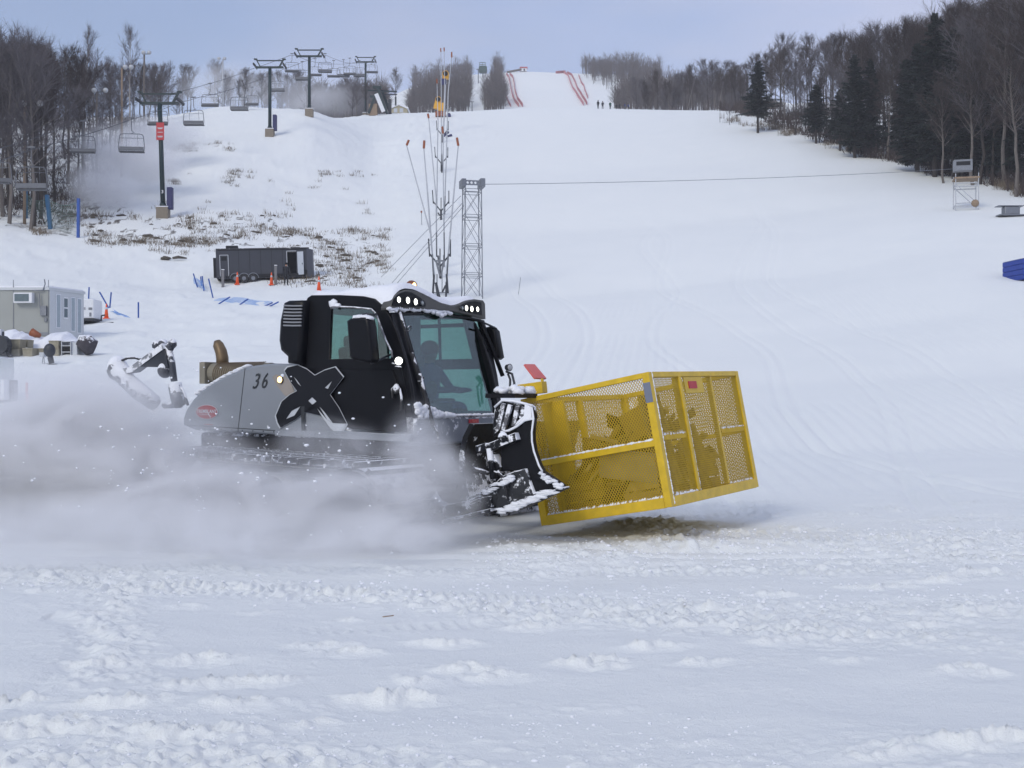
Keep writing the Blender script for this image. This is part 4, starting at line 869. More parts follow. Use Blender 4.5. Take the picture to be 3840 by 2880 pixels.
q = MB(); q.bar(ls(1825, 740, 1), ls(1825, 890, 1), .5, .6); q.bar(ls(1880, 700, 2), ls(1880, 790, 2), .3); q.bar(ls(1760, 690, 1), ls(1900, 690, 1), .2); q.build('station_post', M['dsteel'], t)
# small house behind the brow
t, p = base_empty('small_house', 'cream gabled house whose roof shows over the snow brow', 'house', 1500, 470, 250)
hw = 68*250/F/2; zt_ = W(1500, 402, 250).z-p.z; ze = W(1500, 415, 250).z-p.z
me = plate2d([(-hw*.9, 0), (hw*.9, 0), (hw*.9, ze), (0, zt_-.12), (-hw*.9, ze)], [], 5, 0); me.transform(XZ(2.5)); link('wall', me, M['housewall'], t)
q = MB(); q.bar((-hw, 0, ze-.1), (0, 0, zt_), 5.6, .35, (0, 0, 1)); q.bar((hw, 0, ze-.1), (0, 0, zt_), 5.6, .35, (0, 0, 1)); q.build('roof', M['snow'], t)
for x in (-.7, .55): q = MB(); q.box((x, -2.52, ze-.55), (.75, .06, .9)); q.build('window', M['whitedull'], t)
# light poles
def light_pole(sx, top, base, Y, lab, heads, m='logwood', r=.16):
    x = (sx-1920)/F*Y; zb = gz(x, Y); p = Vector((x, Y, zb)); t = thing('light_pole', lab, 'light pole', p, group='floodlight poles by the woods'); h_ = W(sx, top, Y).z-zb
    q = MB(); q.tube([(0, 0, -.3), (.03, 0, h_)], [r, r*.75], 8); q.build('pole', M[m], t, smooth=True)
    q = MB(); q.bar((-.1, 0, h_-.1), (heads[-1]*1.05, 0, h_-.1), .08); q.build('bracket', M['dsteel'], t)
    for dx in heads:
        q = MB(); q.ell((dx, -.2, h_+.05), (.32, .20, .30), 10, 7); q.build('floodlight', M['galvlight'], t, smooth=True)
light_pole(92, 392, 700, 112, 'brown wooden light pole with two floodlights, nearest at the left woods', [0, 1.55])
light_pole(362, 342, 560, 135, 'grey light pole with two round floodlights against the dark trees', [-.2, 1.1], 'barklight')
light_pole(456, 255, 560, 140, 'slim reddish wooden pole taller than the trees around it', [.5, 1.2], 'logwood', .15)
light_pole(540, 200, 450, 165, 'light pole rising above the treetops left of the first tower', [0, .8], 'barklight')
light_pole(835, 222, 400, 205, 'hazy light pole between the first two lift towers', [-.6, .4], 'galvlight')
# snow lances on the line up the slope
def lance(bx, by_, parts, lab, Y=None, head=True, grp='snow lances along the pipe line'):
    p = hit(bx, by_) if Y is None else Vector(((bx-1920)/F*Y, Y, gz((bx-1920)/F*Y, Y)))
    Y = p.y; t = thing('snow_lance', lab, 'snow lance', p, group=grp)
    P = [W(*a, Y)-p for a in parts]; k = Y/F
    q = MB(); q.tube([P[1], P[-1]] if len(P) < 4 else P[1:], [.035]+[.055]*(len(P)-2) if len(P) > 2 else .05, 8); q.build('lance_tube', M['galvlight'], t, smooth=True)
    if head: q = MB(); q.tube([P[0], P[1]], [.085, .085], 8); q.build('nozzle_head', M['orangecap'], t)
    q = MB(); q.tube([(0, 0, -.2), Vector((0, 0, 0)).lerp(P[-1], .7)], .07, 8); q.bar(P[-1]-Vector((0, 0, .6)), P[-1]+(P[-2]-P[-1]).normalized()*1.4, .10); q.build('base_bracket', M['dsteel'], t)
    return t
lance(1646, 1090, [z8(552, 178), z8(533, 225), z8(745, 1010), z8(778, 1380)], 'leftmost leaning snow lance with an orange tip, tallest of the near three', 84)
lance(1655, 1100, [z8(690, 183), z8(686, 252), z8(718, 640), z8(775, 1370)], 'second snow lance from the left, orange tip almost upright', 83)
lance(1672, 1098, [z8(980, 157), z8(992, 228), z8(955, 620), z8(888, 1365)], 'snow lance leaning right with an orange tip, nearest the lattice tower', 83)
lance(1652, 1035, [zc(503, 680), zc(510, 720), z8(795, 700), z8(800, 1150)], 'slim snow lance rising between the orange tipped ones', 96)
lance(1664, 1030, [z8(850, 60), z8(856, 120), z8(862, 700), z8(868, 1150)], 'upright snow lance in the middle of the fan of lances', 97)
lance(1654, 830, [zc(585, 358), zc(587, 400), zc(596, 760), z8(800, 810)], 'upper snow lance whose tip touches the leaning yellow snow gun', 128)
lance(1662, 826, [zc(722, 112), zc(722, 160), zc(690, 480), z8(872, 790)], 'tall upper snow lance leaning right above the yellow snow gun', 128)
lance(1656, 640, [zc(620, 75), zc(623, 110), zc(626, 500), z8(842, 400)], 'thin far snow lance with its tip in the sky, left of the pair', 160)
lance(1661, 640, [zc(652, 70), zc(653, 105), zc(660, 600), z8(850, 400)], 'thin far snow lance with its tip in the sky, right of the pair', 160)
for bx, by_, s_, lab in [(1650, 1045, 1.0, 'black forked lance holder standing just behind the cab roof'), (1654, 826, .75, 'black forked lance holder halfway up the slope'), (1656, 642, .6, 'small black forked lance holder near the top of the slope'), (1660, 535, .55, 'topmost black forked lance holder beside the dark pad')]:
    p = hit(bx, by_); t = thing('lance_holder', lab, 'lance holder', p, group='lance holders'); h_ = 150*s_*p.y/F
    q = MB(); q.bar((0, 0, -.2), (0, 0, h_*.35), .16*p.y/95); q.build('stand_post', M['dsteel'], t)
    q = MB(); w = h_*.26
    q.bar((0, 0, h_*.3), (-w, 0, h_*.62), .12); q.bar((0, 0, h_*.3), (w, 0, h_*.62), .12); q.bar((-w, 0, h_*.55), (-w*1.1, 0, h_*1.0), .10); q.bar((w, 0, h_*.55), (w*1.0, 0, h_*.98), .10); q.bar((0, 0, h_*.3), (0, 0, h_*.75), .09); q.build('fork', M['dsteel'], t)
t = thing('lance_holder', 'grey framed lance holder right behind the snow covered roof', 'lance holder', (p := hit(1668, 1110)))
def h8(x, y): return W(*z8(x, y), p.y)-p
q = MB(); q.bar(h8(765, 1560), h8(778, 1370), .14); q.bar(h8(900, 1540), h8(888, 1370), .14); q.bar(h8(850, 1530), h8(880, 1470), .12); q.build('fork', M['dsteel'], t)
q = MB(); q.bar(h8(803, 1560), h8(803, 1370), .08); q.bar(h8(848, 1530), h8(848, 1300), .06); q.bar(h8(770, 1535), h8(900, 1535), .08); q.bar(h8(780, 1252), h8(872, 1252), .12); q.bar(h8(835, 1410), h8(795, 1260), .12); q.bar(h8(835, 1410), h8(862, 1260), .12); q.bar(h8(822, 1330), h8(822, 1210), .1); q.build('stand_frame', M['galv'], t)
# tower mounted yellow snow guns
def gun(bx, by_, cx, cy, w, h_, lab, lean=0):
    p = hit(bx, by_); Y = p.y; t = thing('snow_gun', lab, 'snow gun', p); c = W(cx, cy, Y)-p; k = Y/F
    q = MB(); q.tube([(0, 0, -.2), (c.x, 0, c.z-h_*k*.3)], .14, 8); q.build('gun_mast', M['galvlight'], t)
    R = Matrix.Rotation(lean, 3, 'Y'); q = MB(); n = 14
    q.tube([c+R @ Vector((0, -.5, .0)), c+R @ Vector((0, .5, .1))], [w*k*.42, w*k*.48], 14); q.box(c+R @ Vector((0, .1, -h_*k*.28)), (w*k*.8, .9, h_*k*.42), R); q.build('fan_body', M['gunyellow'], t)
    q = MB(); q.cyl(c+Vector((0, -.56, 0)), c+Vector((0, -.5, 0)), w*k*.34, 14); q.build('fan_grille', M['dark'], t)
    return t, p, c, k
t, p, c, k = gun(1662, 500, 1671, 279, 28, 34, 'upper yellow snow gun mounted high over the far woods')
q = MB(); q.box(c+Vector((-8*k, 0, -28*k)), (18*k, .8, 20*k)); q.build('control_box', M['navy'], t)
t, p, c, k = gun(1652, 440, 1644, 375, 26, 70, 'lower yellow snow gun with a long slanted body at the brow', .25)
q = MB(); q.box(c+Vector((12*k, -.2, 28*k*-1.0)), (24*k, .8, 30*k)); q.build('fan_body', M['gunyellow'], t)
q = MB(); q.box(W(1652, 428, p.y)-p, (38*k, 1.0, 18*k)); q.build('motor_box', M['orangecap'], t)
q = MB(); q.cyl(W(1683, 432, p.y)-p+Vector((0, -.2, 0)), W(1683, 432, p.y)-p+Vector((0, .3, 0)), 8*k, 14); q.build('hose_wheel', M['navy'], t)
p = hit(1674, 514); t = thing('padding_mat', 'dark blue pad leaning on the topmost lance holder', 'pad', p)
q = MB(); q.bar((-.5, 0, .1), (.35, .1, .85), .5, .35); q.bar((.2, 0, .1), (.9, 0, .35), .4, .3); q.build('pad_body', M['navy'], t, bevel=.05)
p = hit(1582, 845); t = thing('marker_stake', 'short grey stake with an orange cap, left of the lances', 'stake', p)
q = MB(); q.tube([(0, 0, -.2), (-.05, 0, 1.35)], .03, 6); q.build('shaft', M['galv'], t); q = MB(); q.tube([(-.05, 0, 1.3), (-.05, 0, 1.5)], .09, 8); q.build('cap', M['orangecap'], t)
p = hit(1943, 1105); t = thing('marker_stake', 'thin bare stake leaning in the snow right of the lattice tower', 'stake', p); q = MB(); q.tube([(0, 0, -.2), (.18, 0, 1.25)], .018, 6); q.build('shaft', M['galv'], t)
# lattice tower, its cable, guy wires
Y = 85; x0, x1 = 1732, 1808; p = Vector(((1770-1920)/F*Y, Y, gz((1770-1920)/F*Y, Y))); k = Y/F
t = thing('lattice_tower', 'slim grey lattice truss tower standing behind the groomer', 'tower', p, (0, 0, R_(12))); wb = 62*k/2; ht = W(1770, 700, Y).z-p.z
def corners(z): s_ = wb*(1.10-.12*z/ht); return [Vector((a*s_, b_*s_, z)) for a, b_ in ((-1, -1), (1, -1), (1, 1), (-1, 1))]
lev = [0, ht*.22, ht*.48, ht*.74, ht*.97]
for i in range(4):
    q = MB(); a = corners(-.2)[i]; b_ = corners(ht)[i]; q.tube([a, b_], .035, 6); q.build('leg', M['galv'], t)
q = MB()
for z in lev[1:]:
    for dz in (0, -.25 if z > lev[1]*.9 else 0):
        c = corners(z+dz)
        for i in range(4): q.tube([c[i], c[(i+1) % 4]], .022, 5)
q.build('ring_brace', M['galv'], t)
q = MB()
for a, b_ in zip(lev[:-1], lev[1:]):
    ca, cb = corners(a), corners(b_)
    for i in range(4): j = (i+1) % 4; q.tube([ca[i], cb[j]], .018, 5); (q.tube([ca[j], cb[i]], .018, 5) if i % 2 == 0 else None)
q.build('cross_brace', M['galv'], t)
me = plate2d([(-wb*1.15, 0), (wb*1.15, 0), (wb*1.15, .36), (-wb*1.15, .36)], [[(x+.09*math.cos(a), .18+.09*math.sin(a)) for a in [i*math.pi/6 for i in range(12)]] for x in (-.42, -.14, .14, .42)], .06)
me.transform(XZ(-wb*.95)); me.transform(Matrix.Translation((0, 0, ht))); link('head_beam', me, M['galv'], t)
q = MB(); q.box((-wb*1.15, 0, ht+.18), (.30, wb*2.2, .55)); q.box((wb*1.15, 0, ht+.22), (.34, wb*2.2, .6)); q.build('head_block', M['galv'], t)
p2 = hit(3622, 785)
cab_end = W(3598, 632, p2.y)
q = MB(); a = W(1806, 691, 85); n = 30; q.tube([a.lerp(cab_end, i/n)-Vector((0, 0, 4*(i/n)*(1-i/n)*.25)) for i in range(n+1)], .022, 5); tag(q.build('steel_cable', M['galv']), 'long thin steel cable strung across the slope from the lattice tower', 'cable')
for (ax, ay), (bx, by_), lab in [((1728, 735), (1430, 1040), 'upper guy wire slanting down left from the lattice tower'), ((1735, 760), (1470, 1062), 'middle guy wire slanting down left from the lattice tower'), ((1740, 770), (1490, 1062), 'lowest guy wire slanting down left from the lattice tower')]:
    q = MB(); q.tube([W(ax, ay, 85), hit(bx, by_)], .02, 5); tag(q.build('guy_wire', M['galv']), lab, 'cable')
# scaffold on the right
p = p2; Y = p.y; k = Y/F; t = thing('scaffold_tower', 'pale scaffold tower with a timber deck at the right wood edge', 'scaffold', p, (0, 0, R_(-14)))
w = 80*k/2; h_ = W(3622, 672, Y).z-p.z
for a in (-1, 1):
    for c in (-1, 1): q = MB(); q.tube([(a*w, c*w*.9, -.3), (a*w, c*w*.9, h_+.4)], .04, 6); q.build('leg', M['galvlight'], t)
q = MB()
for c in (-1, 1):
    for z in (h_*.05, h_*.16, h_*.72, h_*.82): q.tube([(-w, c*w*.9, z), (w, c*w*.9, z)], .045, 6)
for a in (-1, 1):
    for z in (h_*.1, h_*.8): q.tube([(a*w, -w*.9, z), (a*w, w*.9, z)], .045, 6)
q.build('brace_tube', M['galvlight'], t)
for c in (-1, 1): q = MB(); q.tube([(-w, c*w*.9, h_*.8), (w, c*w*.9, h_*.1)], .04, 6); q.build('diagonal_brace', M['galvlight'], t)
q = MB(); q.box((0, 0, h_), (w*2.2, w*2.0, .14)); q.build('deck', M['logwood'], t)
q = MB(); q.box((-.3, -.2, h_+1.2), (1.6, .9, 1.0)); q.build('camera_housing', M['galv'], t); q = MB(); q.box((-.3, -.66, h_+1.35), (1.2, .05, .35)); q.build('housing_opening', M['dark'], t)
q = MB(); q.ell((w*.7, -w*.9, h_*.14), (.35, .3, .35), 8, 6); q.build('weight_bag', M['logwood'], t)
# bench-like grey thing and blue mats at the right edge
p = hit(3790, 812); t = thing('crash_pad', 'grey folded pad with flat ends lying at the right edge', 'pad', p)
q = MB(); q.box((0, 0, .45), (1.3, .8, .7)); q.build('pad_core', M['galv'], t, bevel=.08); q = MB(); q.box((-.1, 0, .85), (2.2, .9, .05)); q.box((.1, 0, .08), (2.4, .9, .10)); q.build('pad_board', M['galv'], t)
p = hit(3790, 1050); Y = p.y; k = Y/F; t = thing('foam_mat_stack', 'royal blue stack of foam landing mats at the right edge', 'mat stack', (p.x+2.75, p.y+.6, p.z-.05), (0, 0, R_(6)))
for i in range(4):
    q = MB(); q.box((0, 0, .16+i*.31), (5.0, 2.4, .30)); q.build('foam_mat', M['matblue'], t, bevel=.04)
q = MB(); q.box((0, 0, 1.27), (5.0, 2.4, .03)); q.build('mat_snow', M['snow'], t)
# ================================================================ trailer group
Y = 95.2; k = Y/F; pc = W(*zt(1245, 688), Y)
t = thing('enclosed_trailer', 'charcoal enclosed cargo trailer with an open side door on the snowy bank', 'trailer', (pc.x, pc.y, pc.z), (0, R_(-2.2), R_(10)))
TL = 338*k/math.cos(R_(10)); TH_ = 2.55; x0 = -TL/2
me = plate2d([(x0, .45), (TL/2-.35, .45), (TL/2-.35, .5), (TL/2-.3, 2.75), (x0, 2.75)], [[(TL/2-1.85, .62), (TL/2-1.15, .62), (TL/2-1.15, 2.5), (TL/2-1.85, 2.5)]], .06); me.transform(XZ(-1.2)); link('side_wall', me, M['trailer'], t)
q = MB(); q.box((0, 1.2, 1.6), (TL-.4, .06, 2.3)); q.box((x0+.03, 0, 1.6), (.06, 2.34, 2.3)); q.box((0, 0, .48), (TL-.4, 2.3, .08)); q.build('side_wall', M['trailer'], t)
q = MB(); q.loft([[Vector((TL/2-.35, -1.2, z)), Vector((TL/2+.15, -.5, z)), Vector((TL/2+.25, 0, z)), Vector((TL/2+.15, .5, z)), Vector((TL/2-.35, 1.2, z))] for z in (.45, 2.75)]); q.build('nose', mat('trailer_nose', (.075, .08, .10), .5, var=.15), t)
q = MB(); q.box((-.05, 0, 2.80), (TL-.1, 2.44, .07)); q.build('roof', mat('trailer_roof', (.05, .05, .06), .6, snow=.5, snowscale=2), t)
q = MB(); q.box((x0+1.25, -.5, 2.95), (.95, .8, .30)); q.build('roof_vent', M['dark'], t, bevel=.04); q = MB(); q.box((TL/2-1.2, 0, 2.9), (.8, .8, .14)); q.build('roof_vent', M['dark'], t, bevel=.04)
q = MB(); q.box((TL/2-.85, -1.30, 1.56), (.58, .05, 1.85), Matrix.Rotation(R_(-18), 3, 'Z')); dr_ = q.build('open_door', M['door'], t)
q = MB(); q.box((TL/2-.68, -1.40, 1.5), (.05, .05, .12)); q.build('handle', M['dark'], dr_)
q = MB()
for a, b_ in (((TL/2-1.88, -1.27, .6), (TL/2-1.88, -1.27, 2.54)), ((TL/2-1.88, -1.27, 2.54), (TL/2-1.12, -1.27, 2.54))): q.bar(a, b_, .05)
q.build('door_frame', M['galvlight'], t)
q = MB(); q.box((x0+.62, -1.275, 1.45), (.60, .03, 1.65)); d2 = q.build('side_door', M['trailer'], t)
q = MB()
for a, b_ in (((.30, .62), (.30, 2.3)), ((.95, .62), (.95, 2.3)), ((.30, 2.3), (.95, 2.3))): q.bar((x0+a[0], -1.29, a[1]), (x0+b_[0], -1.29, b_[1]), .05)
q.build('door_frame', M['galvlight'], d2)
q = MB(); q.box((x0+.62, -1.30, 2.0), (.42, .03, .30)); q.build('pane', M['dark'], d2)
for i, xx in enumerate((x0+1.45, x0+2.13, x0+2.85)):
    q = MB(); q.cyl((xx, -1.36, .42), (xx, -1.16, .42), .34, 20); wl_ = q.build('wheel', M['rubber'], t); q = MB(); q.cyl((xx, -1.38, .42), (xx, -1.35, .42), .16, 14); q.build('rim', M['galv'], wl_)
    q = MB(); q.tube([(xx+.42*math.cos(a), -1.30, .42+.42*math.sin(a)) for a in [math.pi*j/10 for j in range(11)]], .035, 6); q.build('mudguard', M['galv'], t)
q = MB(); q.bar((TL/2-1.9, -1.1, .42), (TL/2+.9, -.1, .42), .10, .14); q.bar((TL/2-1.9, 1.1, .42), (TL/2+.9, .1, .42), .10, .14); q.box((TL/2+.95, 0, .45), (.35, .3, .2)); q.bar((TL/2+.1, 0, -.35), (TL/2+.1, 0, .5), .14); q.build('drawbar', M['dsteel'], t)
q = MB(); q.cyl((TL/2-.42, -1.28, .65), (TL/2-.42, -1.28, 1.0), .13, 12); q.build('gas_bottle', M['dark'], t)
q = MB(); q.box((x0+.03, -1.235, 1.3), (.5, .02, 1.6)); q.build('corner_panel', M['dark'], t)
q = MB()
for i in range(1, 6): q.box((x0+.9+i*.86, -1.268, 1.62), (.025, .012, 2.15))
q.box((0.1, -1.27, .62), (TL-1.2, .014, .26)); q.box((-.1, -1.27, 2.70), (TL-.5, .02, .09)); q.build('seam_trim', M['dark'], t)
def cone(sx, sy, h_, lab, kind=0):
    p = hit(sx, sy, 18, 130); t = thing('traffic_cone', lab, 'traffic cone', p, group='orange cones in the snow')
    q = MB(); q.box((0, 0, .03), (.38*h_, .38*h_, .06)); q.build('cone_base', M['orange'], t); q = MB(); q.tube([(0, 0, .05), (0, 0, h_*.7), (0, 0, h_)], [.15*h_ , .07*h_, .035*h_], 14); c_ = q.build('cone_body', M['orange'], t, smooth=True)
    q = MB(); q.tube([(0, 0, h_*.62), (0, 0, h_*.76)], [.094*h_, .068*h_], 14); q.build('reflective_band', M['whitedull'], c_, smooth=True)
cone(890, 1068, 1.0, 'orange cone in front of the trailer wheels'); cone(1018, 1070, 1.0, 'orange cone beside the grey bollard in front of the trailer'); cone(1196, 1092, 1.1, 'orange cone standing just above the snow covered cab roof'); cone(399, 1196, .95, 'tall orange cone by the wooden skid and the white tank')
for sx, sy, h_, lab in [(836, 1072, 1.25, 'grey square bollard at the rear end of the trailer'), (1034, 1068, 1.5, 'tall grey square bollard right of an orange cone')]:
    p = hit(sx, sy); t = thing('bollard', lab, 'bollard', p); q = MB(); q.box((0, 0, h_/2-.1), (.19, .19, h_+.2)); q.build('bollard_post', M['steelpost'], t, bevel=.01)
    q = MB(); q.box((0, 0, h_+.02), (.2, .2, .05)); q.build('bollard_cap', M['snow'], t)
pp = hit(1073, 1072); person('person in black standing in front of the open trailer door', pp, R_(200), M['jacketdark'], M['jacketdark'])
# blue net with poles by the trailer
def pole_line(name, lab, posts, nets, h_=1.3, m='bluenet', pm='blue', pw=.05):
    b0 = hit(*posts[0][0]); t = thing(name, lab, 'net fence', b0)
    for (b_, tp) in posts:
        P = hit(*b_)-b0; T = W(tp[0], tp[1], (P+b0).y-.2)-b0
        q = MB(); q.tube([P-Vector((0, 0, .15)), T], pw, 6); q.build('pole', M[pm], t)
    for quad in nets:
        P = [(hit(*a) if kk == 'g' else W(a[0], a[1], hit(a[0], kk).y))-b0 for a, kk in quad]
        n = 14; q = MB()
        def pt(u, v): return (P[0].lerp(P[1], u)).lerp(P[3].lerp(P[2], u), v)+Vector((0, 0, .03+.04*math.sin(u*9+v*5)))
        for i in range(n+1):
            u = i/n; q.tube([pt(u, v/6) for v in range(7)], .012, 3, False); 
        for i in range(n//2+1): q.tube([pt(v/6, i/(n//2)) for v in range(7)], .012, 3, False)
        q.build('net', M[m], t)
    return t
pole_line('safety_net', 'fallen blue safety net with tilted poles left of the trailer', [(zt(448, 712), zt(395, 555)), (zt(495, 700), zt(482, 590)), (zt(522, 750), zt(500, 585)), (zt(630, 828), zt(575, 615))],
  [[(zt(400, 680), 'g'), (zt(540, 760), 'g'), (zt(500, 640), zt(500, 720)[1]), (zt(395, 610), zt(400, 680)[1])]])
pole_line('safety_net', 'blue safety net lying flat on the snow below the trailer', [(zt(668, 908), zt(830, 832)), (zt(900, 930), zt(1045, 856)), (zt(1165, 950), zt(1335, 900)), (zt(1232, 952), zt(1405, 892))],
  [[(zt(640, 880), 'g'), (zt(1165, 945), 'g'), (zt(1330, 900), 'g'), (zt(820, 835), 'g')]])
# left: blue posts with a sagging net in front of the woods
def bigpost(b_, tp, w, lab, m='teal'):
    P = hit(*b_); T = W(tp[0], tp[1], P.y); t = thing('net_post', lab, 'post', P, group='padded blue posts at the left woods'); q = MB(); q.bar(Vector((0, 0, -.3)), T-P, w, w*.8); q.build('post_shaft', M[m], t, bevel=.03); return P, T
a1 = bigpost(zn(355, 975), zn(350, 595), .42, 'thick blue post under the nearest lift chair'); a2 = bigpost(zn(700, 1130), zn(650, 668), .40, 'leaning blue green post in the middle of the three'); a3 = bigpost(zn(1080, 1265), zn(1085, 715), .30, 'slim dark blue post at the lower end of the net', 'blue')
q = MB(); n = 22
for (Pa, Ta), (Pb, Tb) in ((a1, a2), (a2, a3)):
    for i in range(n+1):
        u = i/n; A = Pa.lerp(Pb, u)+Vector((0, 0, .1)); B = Ta.lerp(Tb, u)-Vector((0, 0, .3+.5*4*u*(1-u)))
        q.tube([A, B], .012, 3, False)
    for j in range(9):
        v = j/8; q.tube([(Pa.lerp(Pb, u)+Vector((0, 0, .1))).lerp(Ta.lerp(Tb, u)-Vector((0, 0, .3+.5*4*u*(1-u))), v) for u in [i/8 for i in range(9)]], .012 if j < 8 else .03, 3, False)
tag(q.build('net_screen', mat('green_netting', (.08, .16, .14), .8)), 'sagging green net strung between the three blue posts', 'net')
# ================================================================ left: container office, crates, tank
Y = 64; k = Y/F
A = W(0, 1273, Y); CZ = gz(A.x+3, Y)-.25
def cpt(s, Y): w = W(s[0], s[1], Y); return w
corner = W(*zl(640, 625), 61.0); rzc = R_(-24)
H_ = (W(*zl(625, 28), 61.0).z-corner.z)
t = thing('site_office_cabin', 'beige flat roofed site cabin with an air conditioner and windows in its end', 'cabin', corner, (0, 0, R_(3)))
# local: long side runs to -x (left), end wall runs to the right and away
LW, LE = 9.0, 2.6; ea = R_(67)
ex = Vector((math.cos(ea), math.sin(ea), 0)); lx = Vector((-1, .06, 0)).normalized()
q = MB(); P = [Vector((0, 0, 0)), ex*LE, ex*LE+lx*LW, lx*LW]
q.loft([[v+Vector((0, 0, -.3)) for v in P], [v+Vector((0, 0, H_)) for v in P]]); q.build('wall', M['contgrey'], t)
def onend(u, z, w, h_, d, nm, m, par=None):
    q = MB(); nrm = Vector((ex.y, -ex.x, 0)); c = ex*u+nrm*d*.5+Vector((0, 0, z)); R = Matrix((ex, -nrm, Vector((0, 0, 1)))).transposed(); q.box(c, (w, d, h_), R); return q.build(nm, m, par or t)
def onside(u, z, w, h_, d, nm, m, par=None):
    q = MB(); nrm = Vector((-lx.y, lx.x, 0)); nrm = nrm if nrm.y < 0 else -nrm; c = lx*u+nrm*d*.5+Vector((0, 0, z)); R = Matrix((lx, -nrm, Vector((0, 0, 1)))).transposed(); q.box(c, (w, d, h_), R); return q.build(nm, m, par or t, bevel=0)
onend(LE/2, H_*.5-.15, LE-.02, H_+.3, .02, 'end_cladding', M['contlight'])
q = MB(); q.loft([[v+o_+Vector((0, 0, z)) for v, o_ in zip(P, (Vector((.0, -.08, 0)), Vector((.1, 0, 0)), Vector((0, .1, 0)), Vector((-.1, 0, 0))))] for z in (H_+.002, H_+.14)]); rf = q.build('roof', M['contlight'], t)
q = MB(); q.loft([[v+Vector((0, 0, z)) for v in P] for z in (H_+.142, H_+.22)]); q.build('roof_snow', M['snow'], rf)
for u, z, w, h_ in ((.62, 1.35, .24, 1.7), (1.72, 1.25, .24, 1.75), (2.22, 1.2, .24, 1.8)):
    f_ = onend(u, z, w+.10, h_+.10, .05, 'window_frame', M['white']); onend(u, z, w, h_, .065, 'pane', mat('frosted_pane', (.30, .36, .40), .3) if 'frosted_pane' not in bpy.data.materials else bpy.data.materials['frosted_pane'], f_)
f_ = onend(1.17, 1.55, .34, 1.15, .05, 'window_frame', M['white'])
for z in (1.82, 1.28): onend(1.17, z, .25, .46, .065, 'pane', M['window'], f_)
a_ = onside(1.25, 1.98, .95, .52, .35, 'air_conditioner', M['white']); onside(1.30, 1.98, .74, .38, .37, 'grille', M['window'], a_)
q = MB(); nrmS = Vector((0, -1, 0)); q.tube([(-.85, -.1, 2.35), (-.30, -.1, 2.38), (-.18, -.1, 2.7), (-.22, -.1, 2.95)], .03, 6); q.tube([(-.48, -.1, 2.2), (-.45, -.1, 1.5), (-.35, -.1, 1.2)], .03, 6); q.build('conduit', M['galv'], t)
onside(.28, 1.32, .32, .50, .14, 'meter_box', M['galv']); onside(.18, .85, .14, .2, .08, 'meter_box', M['galv']); onside(3.05, 1.5, .05, 2.9, .06, 'joint_strip', M['galv'])
for u_ in (.02, 1.85, 4.2, 5.4): onside(u_+.02, 1.5, .03, 2.86, .025, 'joint_strip', M['galv'])
onside(4.5, .12, 8.9, .16, .04, 'base_trim', M['galv'])
onside(3.35, 1.15, .4, .5, .2, 'meter_box', M['galv']); onside(3.2, .6, .15, .35, .1, 'meter_box', M['galv'])
q = MB(); q.tube([(-3.7, -.15, 2.2), (-3.55, -.15, 1.9), (-3.55, -.15, 1.3), (-3.35, -.15, 1.15)], .035, 6); q.build('conduit', M['galv'], t)
# crates and snow heap in front of the cabin
def crate2(sx0, sy0, sx1, sy1, Y, lab, d=.6):
    a = W(sx0, sy1, Y); b_ = W(sx1, sy0, Y); w = b_.x-a.x; h_ = b_.z-a.z; t = thing('storage_bin', lab, 'bin', ((a.x+b_.x)/2, Y, a.z), (0, 0, R_(-4)), 'tan bins in front of the cabin')
    q = MB(); q.loft([[Vector((sx_*w*f/2, sy_*d*f/2, z)) for sx_, sy_ in ((-1, -1), (1, -1), (1, 1), (-1, 1))] for z, f in ((0, .92), (h_*.86, 1.0))]); q.build('bin_body', M['crate'], t, bevel=.01)
    q = MB(); q.box((0, 0, h_*.93), (w*1.04, d*1.04, h_*.14)); q.build('bin_lid', M['crate'], t, bevel=.01)
BY = hit(180, 1340, 20, 70).y
for c in [((10, 665, 148, 775), BY+1.0, 'tan bin at the upper left, half hidden behind black gear'), ((155, 668, 305, 785), BY+.2, 'upper tan bin of the front stack'), ((308, 672, 400, 772), BY+.9, 'narrow upper tan bin right of the front stack'), ((148, 788, 292, 898), BY, 'lower tan bin of the front stack'), ((328, 782, 462, 895), BY, 'low tan bin in the middle of the row'), ((462, 785, 600, 895), BY+.5, 'low tan bin just left of the round black stand'), ((668, 685, 800, 795), BY+.3, 'upper tan bin right of the round black stand'), ((700, 790, 800, 890), BY+.2, 'lower tan bin right of the round black stand')]:
    (a, b_, c_, d_), yy, lab = c; s0 = zl(a, b_); s1 = zl(c_, d_); crate2(s0[0], s0[1], s1[0], s1[1], yy, lab)
q = MB(); rgx = 60; rgy = 14; b0 = W(*zl(500, 780), BY+2.2); rings = []
prof_top = [(0, 640), (60, 575), (150, 560), (250, 558), (330, 600), (400, 690), (480, 640), (560, 640), (650, 600), (750, 565), (840, 570), (920, 640), (1000, 660), (1060, 760), (1100, 860)]
for i in range(rgx+1):
    px = -150+1260*i/rgx; topz = W(*zl(px, float(np.interp(px, [a for a, _ in prof_top], [b_ for _, b_ in prof_top]))), BY+2.2).z; row = []
    for j in range(rgy+1):
        v = j/rgy; yy = BY+.9+v*3.2; X_ = (zl(px, 0)[0]-1920)/F*(BY+2.2); g = gz(X_, yy)-.2; hh_ = math.sin(min(1, v*1.25)*math.pi*.8)**.6 if v > 0 else 0
        row.append(Vector((X_+.06*vn(np.array([i*.7]), np.array([j*.5]))[0], yy, g+(max(topz-g, .1))*hh_*(1+.12*vn(np.array([i*.35]), np.array([j*.6]), 3)[0])))-b0)
    rings.append(row)
q.loft(rings, False, False); tag(q.build('snow_heap', M['snow'], None, b0, smooth=True), 'heap of snow piled over the bins in front of the cabin', 'snow heap')
